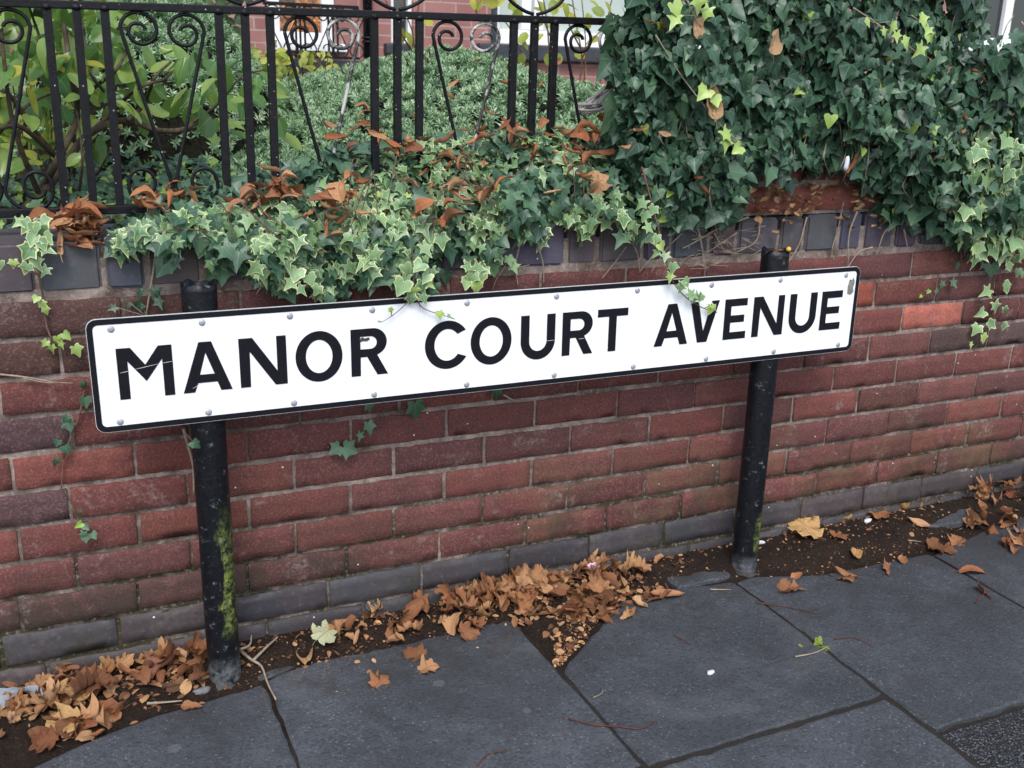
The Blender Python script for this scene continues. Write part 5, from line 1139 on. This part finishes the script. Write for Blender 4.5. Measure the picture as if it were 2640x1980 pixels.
g = gnd(1832, 1738); blob('pebble', (g[0], g[1], pz(g[0])+.004), .011, SH, 'small white pebble alone on the middle slab', 'pebble', (1, .55, .4), .1, .3)
g = gnd(2233, 1366); blob('plastic_scrap', (g[0], g[1], soilz(g[0], g[1])+.005), .016, SH, 'white shiny scrap on the soil at the wall foot', 'litter', (1, .5, .35), .1, .25)
g = gnd(1957, 1423); blob('paper_scrap', (g[0], g[1], soilz(g[0], g[1])+.006), .011, SH, 'small white paper scrap beside the right post foot', 'litter', (1, .5, .5), .25, -.5)
def sheet(name, x, y, s, label, mat, rot, up=.012):
    me = variant(broads[5], mat); g = gnd(x, y); return place(me, name, (g[0], g[1], max(pz(g[0]), soilz(g[0], g[1]))+up), s, rot, label, 'litter')
WP = mat_simple('wet_paper', (.30, .34, .39), .7, .3, .3, 40)
sheet('paper_scrap', 15, 1785, .05, 'crumpled grey white paper at the left edge against the wall', WP, (.6, .1, .4))
sheet('paper_scrap', 30, 1850, .06, 'torn pale paper at the left edge in front of the leaf drift', WP, (.2, .0, -.9)); sheet('paper_scrap', 85, 1838, .05, 'pale paper strip beside the torn paper on the left', WP, (.2, .2, .9))
g = gnd(520, 1788); blob('stone', (g[0], g[1], pz(g[0])+.006), .02, CEM, 'flat grey stone chip beside the foot of the left post', 'stone', (1, .55, .35), .15)
blob('berry', (2.0827+.018, -.125, .873), .0062, mat_simple('yellow_berry', (.75, .42, .05), .35, .5, .15, 80, 0), 'tiny yellow berry on the rim of the right post', 'berry', (1, 1, 1), .03)
o = place(variant(longs[0], CURL), 'fallen_leaf', (2.080, -.105, .862), .045, (.1, .1, 1.6), 'small orange leaf inside the open top of the right post', 'leaf')
def twig(pts, r, label, mat, forks=(), up=.004):
    m = MB()
    for p in [pts]+list(forks):
        P = []
        for x, y in p:
            g = gnd(x, y, up); g[2] = max(pz(g[0]), soilz(g[0], min(g[1], 0)))+up+r; P.append(g)
        Pc = curve(P, 14); m.tube(Pc, [r*(1-.5*i/(len(Pc)-1)) for i in range(len(Pc))], 6)
    o = m.build('twig', mat, None, True); return tag(o, label, 'twig')
twig([(620, 1705), (650, 1722), (675, 1730), (690, 1765), (712, 1808)], .0035, 'forked pale twig lying at the right of the left post foot', PALESTEM, [[(655, 1722), (690, 1695), (718, 1670)], [(620, 1703), (645, 1690), (650, 1665)]], .008)
twig([(380, 1822), (420, 1817), (470, 1810)], .003, 'straight pale stick on the soil left of the left post foot', PALESTEM)
RT = mat_simple('red_twig', (.14, .055, .035), .8, .2, .4, 60)
twig([(1465, 1855), (1530, 1870), (1600, 1875), (1650, 1880), (1692, 1860)], .0017, 'long thin red brown twig across the slab joint in front', RT)
twig([(1230, 1975), (1260, 1945), (1305, 1938)], .0017, 'thin red twig at the bottom edge of the picture', RT)
twig([(1740, 1640), (1760, 1650), (1780, 1663)], .0014, 'short red twig on the middle slab', RT)
twig([(1950, 1555), (2020, 1565), (2110, 1583)], .0015, 'thin dark twig across the joint below the right post', RT)
twig([(2050, 1695), (2100, 1685), (2135, 1668)], .002, 'brown twig beside the small weed in the slab joint', PALESTEM)
twig([(1530, 1800), (1550, 1790), (1555, 1780)], .0016, 'short pale twig on the middle slab near the front joint', PALESTEM)
twig([(1830, 1521), (1885, 1522)], .0018, 'straight straw in front of the broken slab piece', PALESTEM)
twig([(2515, 1555), (2540, 1530), (2552, 1520)], .002, 'short dark twig beside the folded leaf on the right slab', RT)
twig([(2340, 1400), (2375, 1398)], .0018, 'pale straw on the soil at the right', PALESTEM)
twig([(2150, 1648), (2200, 1645), (2250, 1665)], .0014, 'faint dark twig on the right slab', RT)
g = gnd(2107, 1662); wd = empty('weed', (g[0], g[1], pz(g[0])), 'tiny green weed growing in the slab joint on the right', 'weed')
n = 14; leaf_cloud('leaves', [ROUND], np.tile([g[0], g[1], pz(g[0])+.002], (n, 1))+N.normal(0, .008, (n, 3))*[1, 1, .1], np.stack([N.normal(0, 1, n), N.normal(0, 1, n), N.uniform(.1, .6, n)], -1), np.tile([0, 0, 1.], (n, 1)), N.uniform(.008, .018, n), YELLOW, wd, tone=N.uniform(0, .5, n))
P = at(2183, 420, -.16); blob('plastic_scrap', P, .012, SH, 'white scrap caught in the dark ivy above the right post', 'litter', (.5, .5, 1.5), .2)

for o in bpy.data.objects:
    if o.type == 'MESH' and o.data.users == 1 and o.name.split('.')[0] in ('post',): pass
